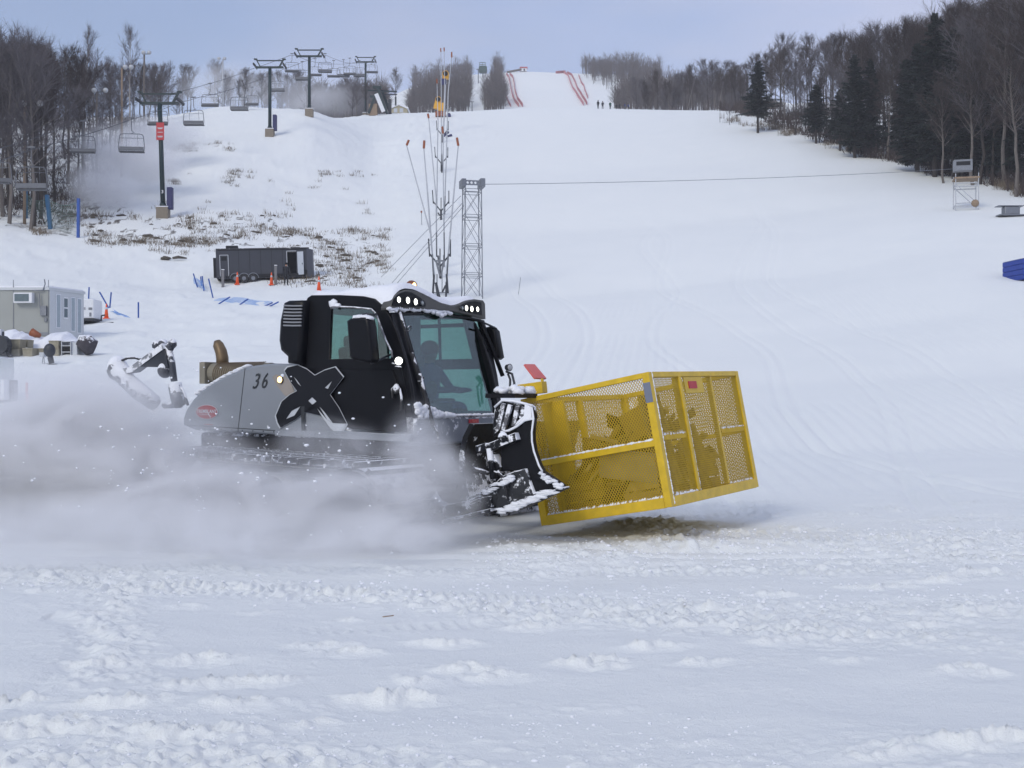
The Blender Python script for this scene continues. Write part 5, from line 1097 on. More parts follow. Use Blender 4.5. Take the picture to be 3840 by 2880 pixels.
t = thing('pallet_rack', 'low pale rack with dark openings at the right end of the bins', 'rack', W(*zl(860, 885), BY), (0, 0, R_(-6))); k = BY/F/3.4565
q = MB()
for z in (0.05, 55, 135, 190): q.box((0, .4, z*k), (125*k, .9, 10*k))
for x in (-62, 62): q.box((x*k, .4, 92*k), (9*k, .88, 185*k))
q.build('rack_frame', M['galvlight'], t); q = MB(); q.box((0, .35, 95*k), (108*k, .7, 66*k)); q.build('rack_load', M['dark'], t)
q = MB(); q.box((100*k, .5, 95*k), (75*k, .9, 180*k)); q.build('end_panel', M['whitedull'], t, bevel=.02)
t = thing('hose_bundle', 'dark netted roll standing at the right end of the row of bins', 'roll', W(*zl(1080, 835), BY), (0, 0, R_(-20)))
q = MB(); q.tube([(-70*k, 0, 60*k), (-40*k, .1, 95*k), (20*k, .3, 100*k), (75*k, .5, 70*k)], [.22, .48, .48, .32], 12); q.build('roll_body', mat('net_roll', (.06, .055, .065), .9, var=.5, snow=.45, snowscale=6, bump=.5), t, smooth=True)
t = thing('round_stand', 'round black disc on a pedestal standing in the snow before the bins', 'stand', hit(*zl(665, 1005), 20, 60)); pr = Vector(t.location); k = pr.y/F/3.4565
q = MB(); q.ell((-22*k, 0, 195*k), (76*k, .18, 90*k), 18, 10); q.build('disc', M['dsteel'], t, smooth=True)
q = MB(); q.tube([(-15*k, 0, 110*k), (5*k, 0, 30*k)], [38*k, 36*k], 10); q.box((0, 0, 12*k), (155*k, .5, 20*k)); q.build('pedestal', M['dsteel'], t, bevel=.01)
t = thing('small_white_box', 'small pale blue box on thin legs left of the round black stand', 'box', hit(*zl(555, 990), 20, 60)); q = MB(); q.box((0, 0, 125*k), (60*k, .3, 60*k)); q.build('box_body', M['whitedull'], t, bevel=.01); q = MB(); q.tube([(-10*k, 0, 0), (5*k, 0, 100*k)], .015, 5); q.tube([(20*k, 0, 0), (15*k, 0, 100*k)], .015, 5); q.build('leg', M['galv'], t)
t = thing('orange_bundle', 'orange brown rolled tarp lying on the snow heap', 'tarp', W(*zl(460, 610), BY+2.0)); q = MB(); q.tube([(-60*k, 0, 45*k), (0, 0, 15*k), (70*k, 0, -10*k)], [.20, .17, .10], 8); q.build('roll_body', M['orangecap'], t, smooth=True)
t = thing('pump_engine', 'black pump engine with fittings at the left edge before the bins', 'pump', W(*zl(50, 890), BY-.6)); k = BY/F/3.4565
q = MB(); q.box((-10*k, 0, 55*k), (130*k, .5, 90*k)); q.box((60*k, 0, 130*k), (40*k, .35, 190*k)); q.cyl((-40*k, -.3, 150*k), (-40*k, .2, 150*k), .45, 12); q.box((-15*k, 0, 260*k), (25*k, .2, 120*k)); q.tube([(60*k, 0, 20*k), (110*k, -.1, 5*k), (90*k, -.1, -40*k)], .10, 8); q.build('engine_block', M['dsteel'], t, bevel=.02); q = MB(); q.box((-35*k, -.05, 300*k), (50*k, .3, 100*k)); q.build('engine_cover', M['whitedull'], t, bevel=.02)
# white fuel tank trailer behind the cabin
Y = 71; k = Y/F/3.4565; b0 = W(*zl(1160, 520), Y); t = thing('fuel_tank', 'white fuel tank with a red hazard diamond on a steel skid behind the cabin', 'tank', b0)
q = MB(); q.box((5*k, 0, 240*k), (215*k, 1.5, 250*k)); tb = q.build('tank_body', M['white'], t, bevel=.06)
q = MB(); q.box((-50*k, -.77, 165*k), (46*k, .02, 46*k), Matrix.Rotation(R_(45), 3, 'Y')); q.build('hazard_diamond', M['red'], tb)
q = MB(); q.box((-45*k, -.77, 243*k), (105*k, .02, 30*k)); q.build('tank_lettering', mat('faded_lettering', (.32, .33, .36), .6, var=.5, scale=14), tb)
q = MB(); q.box((70*k, -.77, 240*k), (45*k, .02, 30*k)); q.box((70*k, -.77, 165*k), (25*k, .02, 50*k)); q.build('placard', M['galv'], tb)
q = MB(); q.box((0, 0, 100*k), (230*k, 1.6, 34*k)); q.box((80*k, 0, 65*k), (480*k, .5, 22*k)); q.box((-80*k, 0, 25*k), (50*k, .8, 60*k)); q.box((215*k, 0, 35*k), (24*k, .3, 50*k)); q.tube([(150*k, 0, 90*k), (155*k, 0, 160*k), (200*k, 0, 170*k)], .05, 6); q.build('skid', M['dsteel'], t)
# thin blue poles and fallen net right of the cabin
pole_line('safety_net', 'crumpled blue net between thin poles right of the white fuel tank', [(zl(1148, 140), zl(1155, -10)), (zl(1420, 260), zl(1442, 55)), (zl(1425, 262), zl(1290, 50)), (z4(1148, 550), z4(1148, 405))],
  [[(zl(1410, 262), 'g'), (z4(1080, 540), 'g'), (z4(1000, 520), 'g'), (zl(1415, 300), 'g')]])
# left edge: white cabinet on a steel frame, orange stake
Y = 40; k = Y/F/3.4565; b0 = W(*zl(60, 1560), Y); t = thing('white_cabinet', 'white cabinet on a rusty steel frame, cut off by the left edge', 'cabinet', b0)
q = MB(); q.box((-120*k, 0, 380*k), (300*k, 1.2, 530*k)); q.build('cabinet_body', mat('cabinet_white', (.62, .66, .66), .5, var=.05), t, bevel=.02)
q = MB(); q.box((-120*k, 0, 652*k), (302*k, 1.2, 16*k)); q.box((40*k, 0, 240*k), (90*k, 1.1, 260*k)); q.build('cabinet_snow', M['snow'], t, bevel=.02)
q = MB(); q.box((10*k, -.62, 385*k), (26*k, .04, 26*k)); q.build('latch', M['dark'], t)
q = MB(); q.box((115*k, 0, 190*k), (62*k, .3, 350*k)); q.box((0, 0, 90*k), (200*k, .3, 60*k)); q.box((-40*k, 0, 30*k), (150*k, .2, 25*k)); q.build('support_frame', M['steelpost'], t)
p = hit(*zl(355, 1540), 20, 60); t = thing('orange_stake', 'fluorescent orange stake planted alone in the snow at the left', 'stake', p); k = p.y/F/3.4565
q = MB(); q.box((0, 0, 70*k), (32*k, .05, 175*k)); q.build('stake_board', mat('fluo_orange', (.95, .14, .07), .5), t); q = MB(); q.box((-8*k, 0, 235*k), (28*k, .05, 155*k)); q.build('stake_top', mat('fluo_faded', (.50, .16, .14), .6), t)
# ================================================================ people on the brow
PG = 'spectators on the brow'
for x, ht, j, lab, rz in [(810, 88, 'jacketdark', 'person in black standing at the left end of the group on the brow', 20), (857, 82, 'jacketdark', 'bulky person in black, second from the left on the brow', 160), (935, 84, 'jacketgreen', 'person in a green jacket and white hat on the brow', 200), (1000, 64, 'jacketdark', 'short person in dark clothes left of centre on the brow', 10), (1033, 80, 'jacketdark', 'tall person in dark navy with legs apart on the brow', 100), (1088, 76, 'jacketblue', 'person in a bright blue jacket leaning on the brow', 60), (1122, 70, 'jacketblue', 'rightmost person on the brow, blue jacket', 220)]:
    sx, sy = zp(x, 600+(x-810)*.075); Y = 224; X_ = (sx-1920)/F*Y; p = Vector((X_, Y, W(sx, sy+3, Y).z)); g = gz(X_, Y); p.z = max(g-.1, p.z-.4)
    person(lab, p, R_(rz), M[j], M['jacketdark'], PG, .18 if x > 1000 else .06, .5, hat=M['white'] if x == 935 else M['black'], s=ht/2.765*Y/F/1.78)
# ================================================================ far course: nets, start hut, far lift
def far_hit(sx, sy): return hit(sx, sy, 380, 640)
def course_net(name, pts, lab, h_=1.3, far=True):
    P = [far_hit(*p) for p in pts]; q = MB(); b0 = P[0]; dense = []
    for a, c in zip(P[:-1], P[1:]):
        for i in range(6): dense.append(a.lerp(c, i/6))
    dense.append(P[-1])
    for i, d in enumerate(dense): d.z = gz(d.x, d.y)
    rings = [[d-b0+Vector((0, 0, -.3)), d-b0+Vector((0.06, 0, h_)), d-b0+Vector((.16, .0, h_)), d-b0+Vector((.10, 0, -.3))] for d in dense]
    q.loft(rings); tag(q.build(name, M['rednet'], None, b0), lab, 'safety net')
course_net('course_net', [zc(*p) for p in [(1225, 322), (1245, 345), (1258, 400), (1268, 460), (1280, 520), (1300, 570), (1338, 618)]], 'outer red net down the left side of the far race course')
course_net('course_net', [zc(*p) for p in [(1255, 322), (1285, 350), (1298, 420), (1308, 490), (1325, 550), (1375, 618)]], 'inner red net down the left side of the far race course')
course_net('course_net', [zc(*p) for p in [(1745, 300), (1790, 330), (1815, 400), (1850, 470), (1885, 530), (1935, 605)]], 'inner red net down the right side of the far race course')
course_net('course_net', [zc(*p) for p in [(1785, 310), (1825, 330), (1860, 400), (1890, 470), (1925, 530), (1968, 600)]], 'outer red net down the right side of the far race course')
course_net('course_net', [zc(*p) for p in [(1680, 310), (1720, 306), (1770, 304)]], 'red net along the top of the far course where the wood begins')
for pts, lab in [([(1200, 340), (1207, 420), (1205, 480), (1222, 530), (1243, 580), (1265, 618)], 'reddish snow fence along the left wood edge of the far course'), ([(1890, 330), (1915, 400), (1940, 430), (1960, 500), (1975, 540)], 'reddish snow fence along the right wood edge of the far course')]:
    course_net('snow_fence', [zc(*p) for p in pts], lab, 1.0)
p = far_hit(*zc(1385, 292)); k = p.y/F/2.4578; t = thing('start_hut', 'small white start hut with a red roof on top of the far course', 'hut', p)
q = MB(); q.box((0, 0, 14*k), (58*k, 2.5, 30*k)); q.build('wall', M['white'], t); q = MB(); q.box((0, 0, 33*k), (72*k, 3.2, 8*k)); q.box((-33*k, 0, 14*k), (4*k, 2.6, 34*k)); q.build('roof', M['red'], t); q = MB(); q.box((6*k, -1.3, 10*k), (12*k, .1, 20*k)); q.build('door', M['dark'], t)
p = far_hit(*zc(1285, 300)); t = thing('wooden_ramp', 'low grey ramp left of the start hut on the far top', 'ramp', p); q = MB(); q.bar((-3, 0, .2), (4.5, 0, 1.6), 1.5, .7); q.build('ramp_deck', M['barklight'], t)
p = far_hit(*zc(1005, 345)); k = p.y/F/2.4578; t = thing('far_lift_terminal', 'far green lift terminal on stilts in the gap between the woods', 'lift station', p)
q = MB(); q.box((5*k, 0, 72*k), (76*k, 4, 62*k)); q.build('terminal_body', mat('terminal_green', (.035, .075, .065), .7), t, bevel=.8); q = MB(); q.bar((5*k, 0, -1), (5*k, 0, 45*k), 9*k); q.build('stilt', M['dsteel'], t)
q = MB()
for z in (120, 138): q.bar((-28*k, 0, z*k), (30*k, 0, z*k), 5*k)
for x in (-26, 28, 0): q.bar((x*k, 0, 100*k), (x*k, 0, 140*k), 4*k)
q.build('roof_frame', mat('terminal_frame', (.10, .14, .13), .7), t)
for sx, sy, h_, lab in [(967, 400, 130, 'far dark lift mast just left of the green terminal'), (910, 655, 85, 'dark T shaped lift mast at the foot of the far gap')]:
    p = far_hit(*zc(sx, sy)) if sy < 600 else hit(*zc(sx, sy), 200, 236); k = p.y/F/2.4578; t = thing('far_lift_mast', lab, 'lift mast', p); q = MB(); q.bar((0, 0, -1), (0, 0, h_*k), 7*k); q.build('mast_shaft', M['dsteel'], t)
    q = MB(); q.bar((-20*k, 0, h_*k), (20*k, 0, h_*k), 5*k); q.build('mast_arm', M['dsteel'], t)
# ================================================================ TREES
def bare_mesh(seed, H=15., spread=.26, start=.30, nl=26, dens=1.0, upr=1.0):
    r = random.Random(seed); tr = MB(); pts = []; x = y = 0
    n = 9
    for i in range(n+1):
        t = i/n; pts.append(Vector((x, y, -.4+(H+.4)*t))); x += r.gauss(0, .10); y += r.gauss(0, .10)
    tr.tube(pts, [.17*(H/15)*(1-.92*(i/n))+.012 for i in range(n+1)], 6)
    tw = []
    def at(t): f = t*n; i = min(int(f), n-1); return pts[i].lerp(pts[i+1], f-i)
    def rib(a, b_, w):
        d = (b_-a); 
        if d.length < 1e-4: return
        s = d.cross(Vector((r.gauss(0, 1), r.gauss(0, 1), r.gauss(0, 1)))); s = s.normalized()*w*.5
        s2 = d.cross(s).normalized()*w*.35
        tw.append((a-s, a+s, b_+s*.4, b_-s*.4)); 
        if w > .03: tw.append((a-s2, a+s2, b_+s2*.4, b_-s2*.4))
    for i in range(nl):
        t = start+(1-start)*(i+r.random())/nl*.97; p = at(t); az = r.random()*6.283; L = H*spread*(.28+.85*math.sin(math.pi*min(1, .18+.80*(t-start)/(1-start))))*r.uniform(.6, 1.15); el = (.55+.55*t)*upr+r.uniform(-.2, .2)
        d = Vector((math.cos(az)*math.cos(el), math.sin(az)*math.cos(el), math.sin(el))); q = [p]; m = 4
        for j in range(m): d = (d+Vector((r.gauss(0, .12), r.gauss(0, .12), .10))).normalized(); q.append(q[-1]+d*L/m)
        w0 = .05*(H/15)*(1.25-t)
        tr.tube(q, [w0*(1-j/(m+.6)) for j in range(m+1)], 4, False)
        ns = int(11*dens)
        for s_ in range(ns):
            f = r.uniform(.15, 1); k = min(int(f*m), m-1); a = q[k].lerp(q[k+1], f*m-k); d2 = (d+Vector((r.gauss(0, .6), r.gauss(0, .6), r.gauss(.25, .4)))).normalized(); l2 = L*.42*r.uniform(.5, 1.1)
            b_ = a+d2*l2; mid = a.lerp(b_, .5)+Vector((r.gauss(0, .06), r.gauss(0, .06), .05)); rib(a, mid, .045); rib(mid, b_, .030)
            for k2 in range(int(8*dens)):
                g = r.uniform(.15, 1); a3 = a.lerp(b_, g); d3 = (d2+Vector((r.gauss(0, .6), r.gauss(0, .6), r.gauss(.2, .4)))).normalized(); b3 = a3+d3*r.uniform(.35, .9); rib(a3, b3, .019)
    cr_ = MB()
    for qd in tw: cr_.add(qd, [(0, 1, 2, 3)])
    return tr.mesh('trunk'), cr_.mesh('crown')
def conifer_mesh(seed, H=16., R=2.6, start=.10, ragged=.3):
    r = random.Random(seed); tr = MB(); tr.tube([(0, 0, -.4), (.05, 0, H*.5), (0, 0, H)], [.24, .15, .02], 7); c = MB()
    z = H*start
    while z < H*.985:
        f = (z/H-start)/(1-start); Rr = R*(1-f)**.7*(.55+.45*min(1, f*6))*r.uniform(1-ragged, 1.1)+.12
        nb = 7
        for i in range(nb):
            if r.random() < .12: continue
            az = r.random()*6.283; L = Rr*r.uniform(.65, 1.15); dr_ = -.18-.25*(1-f)*r.random()+.35*f
            d = Vector((math.cos(az), math.sin(az), dr_)).normalized(); sd = Vector((-d.y, d.x, 0)).normalized(); n = max(4, int(L*7))
            for j in range(n):
                t = (j+r.random())/n; p = Vector((0, 0, z))+d*L*t+Vector((0, 0, .12*L*t*t)); 
                for s_ in (-1, 1):
                    l = (.34+.35*(1-t))*r.uniform(.6, 1.2)*min(1, L/1.2); e = p+sd*s_*l+d*l*.6+Vector((0, 0, -.10-.12*r.random())); w = d*.10+Vector((0, 0, .05*r.gauss(0, 1)))
                    c.add([p-w, p+w, e+w*.3, e-w*.3], [(0, 1, 2, 3)])
                e = p+Vector((r.gauss(0, .08), r.gauss(0, .08), -.25*r.random()-.08)); w = sd*.09; c.add([p-w, p+w, e+w*.4, e-w*.4], [(0, 1, 2, 3)])
        z += .20+.12*r.random()
    return tr.mesh('trunk'), c.mesh('crown')
TP = []
for i, (H, sp, st, nl, up, tm, cm) in enumerate([(15, .25, .46, 32, .95, 'bark', 'twig'), (16, .22, .52, 30, 1.05, 'bark', 'twig'), (13, .30, .36, 32, .85, 'barklight', 'twiggrey'), (17, .20, .55, 30, 1.1, 'bark', 'twig'), (14, .28, .42, 32, .95, 'barklight', 'twig'), (12, .32, .28, 30, .8, 'bark', 'twiggrey')]):
    a, b_ = bare_mesh(100+i, H, sp, st, nl, 1.15, up); a.materials.append(M[tm]); b_.materials.append(M[cm]); TP.append((H, a, b_))
BI = bare_mesh(201, 15, .18, .5, 22, .9, 1.1); BI[0].materials.append(M['birch']); BI[1].materials.append(M['twiggrey'])
CP = []
for i, (H, R, st, rg_) in enumerate([(16, 3.6, .14, .55), (14, 4.2, .26, .6), (17, 3.0, .10, .5)]):
    a, b_ = conifer_mesh(300+i, H, R, st, rg_); a.materials.append(M['bark']); b_.materials.append(M['needle']); CP.append((H, a, b_))
def tree(kind, x, y, H, label, group, cat='tree', lean=0, which=None, wide=1.0):
    pr_ = {'bare_tree': TP, 'birch_tree': [(15, BI[0], BI[1])], 'evergreen_tree': CP}[kind]; h0, a, b_ = random.choice(pr_) if which is None else pr_[which % len(pr_)]
    s_ = H/h0; t = thing(kind, label, cat, (x, y, gz(x, y)-.1), (0, lean, random.uniform(0, 6.28) if not lean else 0), group); t.scale = (s_*wide*random.uniform(.9, 1.1), s_*wide*random.uniform(.9, 1.1), s_)
    link('trunk', a, None, t); link('crown', b_, None, t); return t
def edgeL(y): return np.interp(y, [100, 110, 125, 150, 175, 205, 215, 260], [40, 150, 300, 450, 560, 650, 1200, 1250])
cnt = {'n': 0}
def scatter(n, ylo, yhi, xf, lab, grp, hlo, hhi, kind='bare_tree'):
    k = 0; tries = 0; used = []
    while k < n and tries < n*60:
        tries += 1; y = random.uniform(ylo, yhi); sx = xf(y)
        if sx is None: continue
        x = (sx-1920)/F*y
        if any((x-a)**2+(y-b_)**2 < 1.3**2 for a, b_ in used): continue
        used.append((x, y)); tree(kind, x, y, HT(sx, y, TOPL(sx)+random.triangular(-25, 130, 15)), lab, grp); k += 1; cnt['n'] += 1
def HS(sx, y): return 1.0
def xl(y): e = float(edgeL(y)); return random.uniform(-320, e) if y < 206 else random.uniform(-320, 1180)
TOPL = lambda sx: float(np.interp(sx, [-300, 0, 200, 350, 500, 700, 900, 1100, 1300, 1440], [165, 185, 215, 250, 240, 255, 260, 275, 290, 330]))
TOPR = lambda sx: float(np.interp(sx, [2690, 2760, 2850, 3000, 3200, 3400, 3550, 3840, 4100], [300, 250, 185, 175, 150, 110, 50, -10, -30]))
def HT(sx, y, top): x = (sx-1920)/F*y; return max(6.0, W(sx, top, y).z-gz(x, y))
HS = lambda sx, y: float(np.interp(sx, [-300, 0, 450, 700, 900, 1200, 1500, 2700, 2900, 3300, 3840], [1.12, 1.08, .92, .85, .75, .6, .6, .74, .92, 1.0, 1.3]))*(1.0 if y < 206 else 1.0)
scatter(74, 106, 170, lambda y: random.uniform(-260, float(edgeL(y))), 'bare brown tree in the wood left of the chairlift', 'bare trees of the left wood', 14, 17.5)
scatter(46, 170, 214, lambda y: random.uniform(-300, float(edgeL(min(y, 205)))), 'bare brown tree in the wood left of the chairlift', 'bare trees of the left wood', 13, 17)
scatter(64, 226, 300, lambda y: random.uniform(560, 1440), 'bare tree showing over the left brow behind the chairlift', 'bare trees behind the left brow', 14, 19.5)
ER = lambda y: float(EDGE_R(y))
def xr(y):
    e = ER(y)+25; hi = 4150
    return random.uniform(e, hi) if e < hi else None
EX = [2690, 2710, 2860, 3000, 3330, 3600, 3840, 4200]; EY = [240, 226, 200, 175, 150, 133, 115, 90]
def rw(n, a, b_, hlo, hhi, x0=2700, x1=4080):
    for i in range(n):
        sx = x0+(x1-x0)*(i+random.random())/n; y = float(np.interp(sx, EX, EY))+random.uniform(a, b_)
        x = (sx-1920)/F*y; tree('bare_tree', x, y, HT(sx, y, TOPR(sx)+random.triangular(-30, 190, 25)), 'bare tree in the dark wood right of the ski slope', 'bare trees of the right wood'); cnt['n'] += 1
rw(46, 1, 16, 13, 16.5); rw(44, 16, 38, 14, 18); rw(26, 38, 62, 14, 18, 2760)
for i in range(36):
    sx = 2385+400*(i+random.random())/36; y = random.uniform(238, 275); tree('bare_tree', (sx-1920)/F*y, y, random.uniform(6.5, 9.5)+(1.5 if sx > 2550 else 0), 'bare tree peeking over the brow between the spectators and the right wood', 'bare trees behind the right brow'); cnt['n'] += 1
# single trees one can tell apart
def single(kind, sx, base, top, lab, Y=None, lean=0, which=0, wide=1.0, cat='tree'):
    if Y is None: Y = hit(sx, base).y
    x = (sx-1920)/F*Y; H = W(sx, top, Y).z-gz(x, Y); tree(kind, x, Y, H, lab, None, cat, lean, which, wide)
single('evergreen_tree', 2842, 480, 222, 'dark pine standing alone at the upper end of the right wood', 184, 0, 1, 1.15)
single('evergreen_tree', 3205, 560, 195, 'wide dark evergreen in the middle of the right wood', 156, 0, 0, 1.1)
single('evergreen_tree', 3265, 560, 210, 'dark evergreen just right of the wide one in the right wood', 158, 0, 2, 1.2)
single('evergreen_tree', 3505, 620, 35, 'tallest dark evergreen of the right wood, seen against the sky', 137, 0, 0, 1.05)
single('evergreen_tree', 3580, 640, 85, 'dark evergreen right of the tallest one, a little lower', 135, 0, 1, 1.1)
single('evergreen_tree', 3440, 620, 150, 'dark evergreen left of the tallest one in the right wood', 142, 0, 2, 1.3)
single('evergreen_tree', 3775, 640, 30, 'dark pointed evergreen near the right edge of the picture', 128, 0, 2, 1.0)
single('evergreen_tree', 3060, 520, 310, 'low dark evergreen between the lone pine and the wide evergreen', 171, 0, 1, 1.3)
single('evergreen_tree', 3640, 650, 200, 'dark evergreen deep in the right wood left of the pointed one', 133, 0, 0, 1.2)
for sx_, top_, Yv, w_, wide_, lb in [(3395, 215, 155, 0, 1.3, 'low broad evergreen at the foot of the tall evergreen group'), (3700, 150, 137, 0, 1.15, 'shaggy evergreen just left of the pointed one near the right edge'), (3150, 330, 164, 1, 1.3, 'short bushy evergreen left of the wide evergreen'), (3820, 210, 133, 1, 1.2, 'dark evergreen cut by the right edge of the picture')]:
    single('evergreen_tree', sx_, 600, top_, lb, Yv, 0, w_, wide_)
single('birch_tree', 2575, 470, 300, 'leaning white birch, left one of the leaning pair at the right wood', 232, R_(15), 0, .5)
single('birch_tree', 2690, 470, 305, 'leaning white birch, right one of the leaning pair at the right wood', 232, R_(13), 0, .5)
single('birch_tree', 485, 560, 120, 'tall pale slender tree rising above the left wood', 150, 0, 0, .7)
single('birch_tree', 320, 600, 118, 'pale fan shaped tree above the left wood near the picture corner', 160, 0, 0, .9)
for sx, b_, tp, lab, Y in [(3280, 590, 330, 'pale forked trunk standing out before the dark evergreens, left one', 158), (3335, 600, 300, 'pale straight trunk standing out before the dark evergreens, right one', 154), (3540, 690, 340, 'thick grey trunk behind the scaffold tower', 131), (3650, 700, 250, 'thick grey trunk right of the scaffold tower', 128), (3810, 735, 180, 'thick grey trunk at the right edge of the picture', 116), (3720, 700, 300, 'slim dark trunk between the scaffold and the right edge', 128)]:
    single('bare_tree', sx, b_, tp, lab, Y, 0, 4 if 'grey' in lab or 'pale' in lab else 0, 1.25)
for sx, sy, h_, lab in [(2735, 470, 4.5, 'small bare sapling at the tip of the right wood'), (2700, 460, 3.5, 'leftmost low sapling at the edge of the slope'), (1490, 350, 8, 'lone rounded tree on the far hill left of the wood block'), (2090, 0, 0, '')]:
    if h_ == 0: continue
    if sy < 360: x = (1487-1920)/F*470; tree('bare_tree', x, 470, W(1487, 272, 470).z-gz(x, 470), lab, None)
    else: p = hit(sx, sy); tree('bare_tree', p.x, p.y, h_, lab, None)
# far woods: nobody could count these
def far_wood(name, label, boxes, m, n_each, hh=(8, 11), seed=1):
    r = random.Random(seed); q = MB(); qt = MB(); vs = []; fs = []
    for (x0, x1, ylo, yhi, tst) in boxes:
        for i in range(n_each):
            sx = r.uniform(x0, x1); Y = r.uniform(ylo, yhi)
            if tst and not tst(sx, Y): continue
            x = (sx-1920)/F*Y; z = gz(x, Y); H = r.uniform(*hh)*(.8+.25*vn(np.array([sx/14.]), np.array([Y/14.]), 2)[0]+.2); cw = H*r.uniform(.24, .34)
            def ribb(a, b_, w):
                s = Vector((r.gauss(0, 1), r.gauss(0, 1), .1)).normalized()*w*.5; k = len(vs); vs.extend([a-s, a+s, b_+s*.5, b_-s*.5]); fs.append((k, k+1, k+2, k+3))
            B = Vector((x, Y, z-.3)); ribb(B, B+Vector((r.gauss(0, .3), 0, H*.9)), .28)
            for j in range(44):
                t = r.uniform(.42, 1.0); az = r.random()*6.283; rr = cw*math.sqrt(max(0, 1-((t-.68)/.36)**2))*r.uniform(.2, 1.1); c = B+Vector((math.cos(az)*rr, math.sin(az)*rr, H*t)); a = B+Vector((math.cos(az)*rr*.4, math.sin(az)*rr*.4, H*(t-.13))); ribb(a, c, .10)
    me = bpy.data.meshes.new(name); me.from_pydata([tuple(v) for v in vs], [], fs); o = link(name, me, m); tag(o, label, None, None, 'stuff')
fw = mat('far_branches', (.085, .07, .066), .95, var=.7, scale=.35)
far_wood('far_wood', 'far bare wood on the hilltop right of the race course', [(2185, 2480, 540, 640, lambda sx, Y: sx > 2140+ (640-Y)*.9), (2250, 2800, 400, 560, lambda sx, Y: sx > 2195+(640-Y)*.62 and random.random() < .8), (2300, 2800, 330, 420, None)], fw, 420, (7, 12), 5)
far_wood('far_wood', 'far bare wood block behind the yellow snow guns', [(1545, 1768, 470, 640, None), (1530, 1760, 400, 470, None)], fw, 330, (7, 12), 6)
far_wood('far_wood', 'narrow far wood strip between the lift gap and the race course', [(1832, 1884, 430, 640, lambda sx, Y: sx < 1882 and sx > 1855-(640-Y)*.12), (1815, 1895, 390, 450, None)], fw, 130, (7, 12.5), 7)
far_wood('far_wood', 'misty far wood beyond the left brow under the chairs', [(1160, 1475, 400, 640, lambda sx, Y: sx < 1460), (1100, 1440, 300, 400, None)], fw, 420, (8, 13), 8)
# ================================================================ dry brush poking through the snow
def brush(name, label, regs, hmin=.15, hmax=.55, seed=3):
    r = random.Random(seed); vs = []; fs = []
    for (x0, x1, r0, r1, n) in regs:
        for i in range(n):
            sx = r.uniform(x0, x1); row = r.uniform(r0, r1)
            if fbm(np.array([sx/70.]), np.array([row/35.]), 3, 77)[0] < -.22+.25*r.random(): continue
            p = hit(sx, row); sc = r.uniform(.5, 1.2)
            for j in range(r.randint(8, 20)):
                a = p+Vector((r.gauss(0, .3), r.gauss(0, .3), -.05)); h_ = r.uniform(hmin, hmax)*sc; b_ = a+Vector((r.gauss(0, .16), r.gauss(0, .16), h_+.05)); s = Vector((r.gauss(0, 1), r.gauss(0, .3), 0)).normalized()*.020
                k = len(vs); vs.extend([a-s, a+s, b_+s*.3, b_-s*.3]); fs.append((k, k+1, k+2, k+3))
    me = bpy.data.meshes.new(name); me.from_pydata([tuple(v) for v in vs], [], fs); tag(link(name, me, M['grass']), label, None, None, 'stuff')
brush('dry_grass', 'dry brown grass and stalks sticking out of the snow on the left bank', [(330, 1100, 800, 930, 520), (1020, 1460, 860, 1085, 420), (560, 1400, 640, 800, 40), (640, 870, 538, 572, 110), (640, 790, 680, 695, 30), (560, 830, 900, 960, 40), (1180, 1360, 645, 665, 26), (1340, 1400, 760, 850, 8), (160, 330, 690, 860, 120), (130, 210, 850, 885, 50), (820, 960, 630, 700, 30)])
brush('dry_brush', 'dark scrub along the edge of the right wood', [(x, x+90, float(np.interp(x+45, [2690, 2936, 3104, 3328, 3553, 3637, 3840], [452, 498, 550, 600, 655, 668, 735]))-16, float(np.interp(x+45, [2690, 2936, 3104, 3328, 3553, 3637, 3840], [452, 498, 550, 600, 655, 668, 735]))+2, 34) for x in range(2690, 3840, 80)], .3, 1.1, 4)
brush('dry_brush', 'dark scrub along the foot of the left wood', [(0, 420, 640, 760, 110), (300, 620, 480, 600, 60)], .3, 1.2, 6)
def undergrowth(name, label, n, fx, hlo, hhi, seed):
    r = random.Random(seed); vs = []; fs = []
    for i in range(n):
        sx, y = fx(r); x = (sx-1920)/F*y; p = Vector((x, y, gz(x, y)))
        if fbm(np.array([x/6.]), np.array([y/7.]), 2, 91)[0] < -.12: continue
        for j in range(r.randint(10, 22)):
            a = p+Vector((r.gauss(0, .5), r.gauss(0, .5), -.05)); b_ = a+Vector((r.gauss(0, .5), r.gauss(0, .5), r.uniform(hlo, hhi))); s = Vector((r.gauss(0, 1), r.gauss(0, .3), r.gauss(0, .4))).normalized()*.05
            k = len(vs); vs.extend([a-s, a+s, b_+s*.3, b_-s*.3]); fs.append((k, k+1, k+2, k+3))
    me = bpy.data.meshes.new(name); me.from_pydata([tuple(v) for v in vs], [], fs); tag(link(name, me, M['twig']), label, None, None, 'stuff')
def fR(r): sx = r.uniform(2710, 4050); return sx, float(np.interp(sx, EX, EY))+r.uniform(0, 50)
def fL(r): y = r.uniform(112, 200); return r.uniform(-260, float(edgeL(y))), y
undergrowth('undergrowth', 'dark tangled undergrowth on the floor of the right wood', 1500, fR, .4, 2.2, 41)
undergrowth('undergrowth', 'dark tangled undergrowth on the floor of the left wood', 420, fL, .3, 1.5, 42)
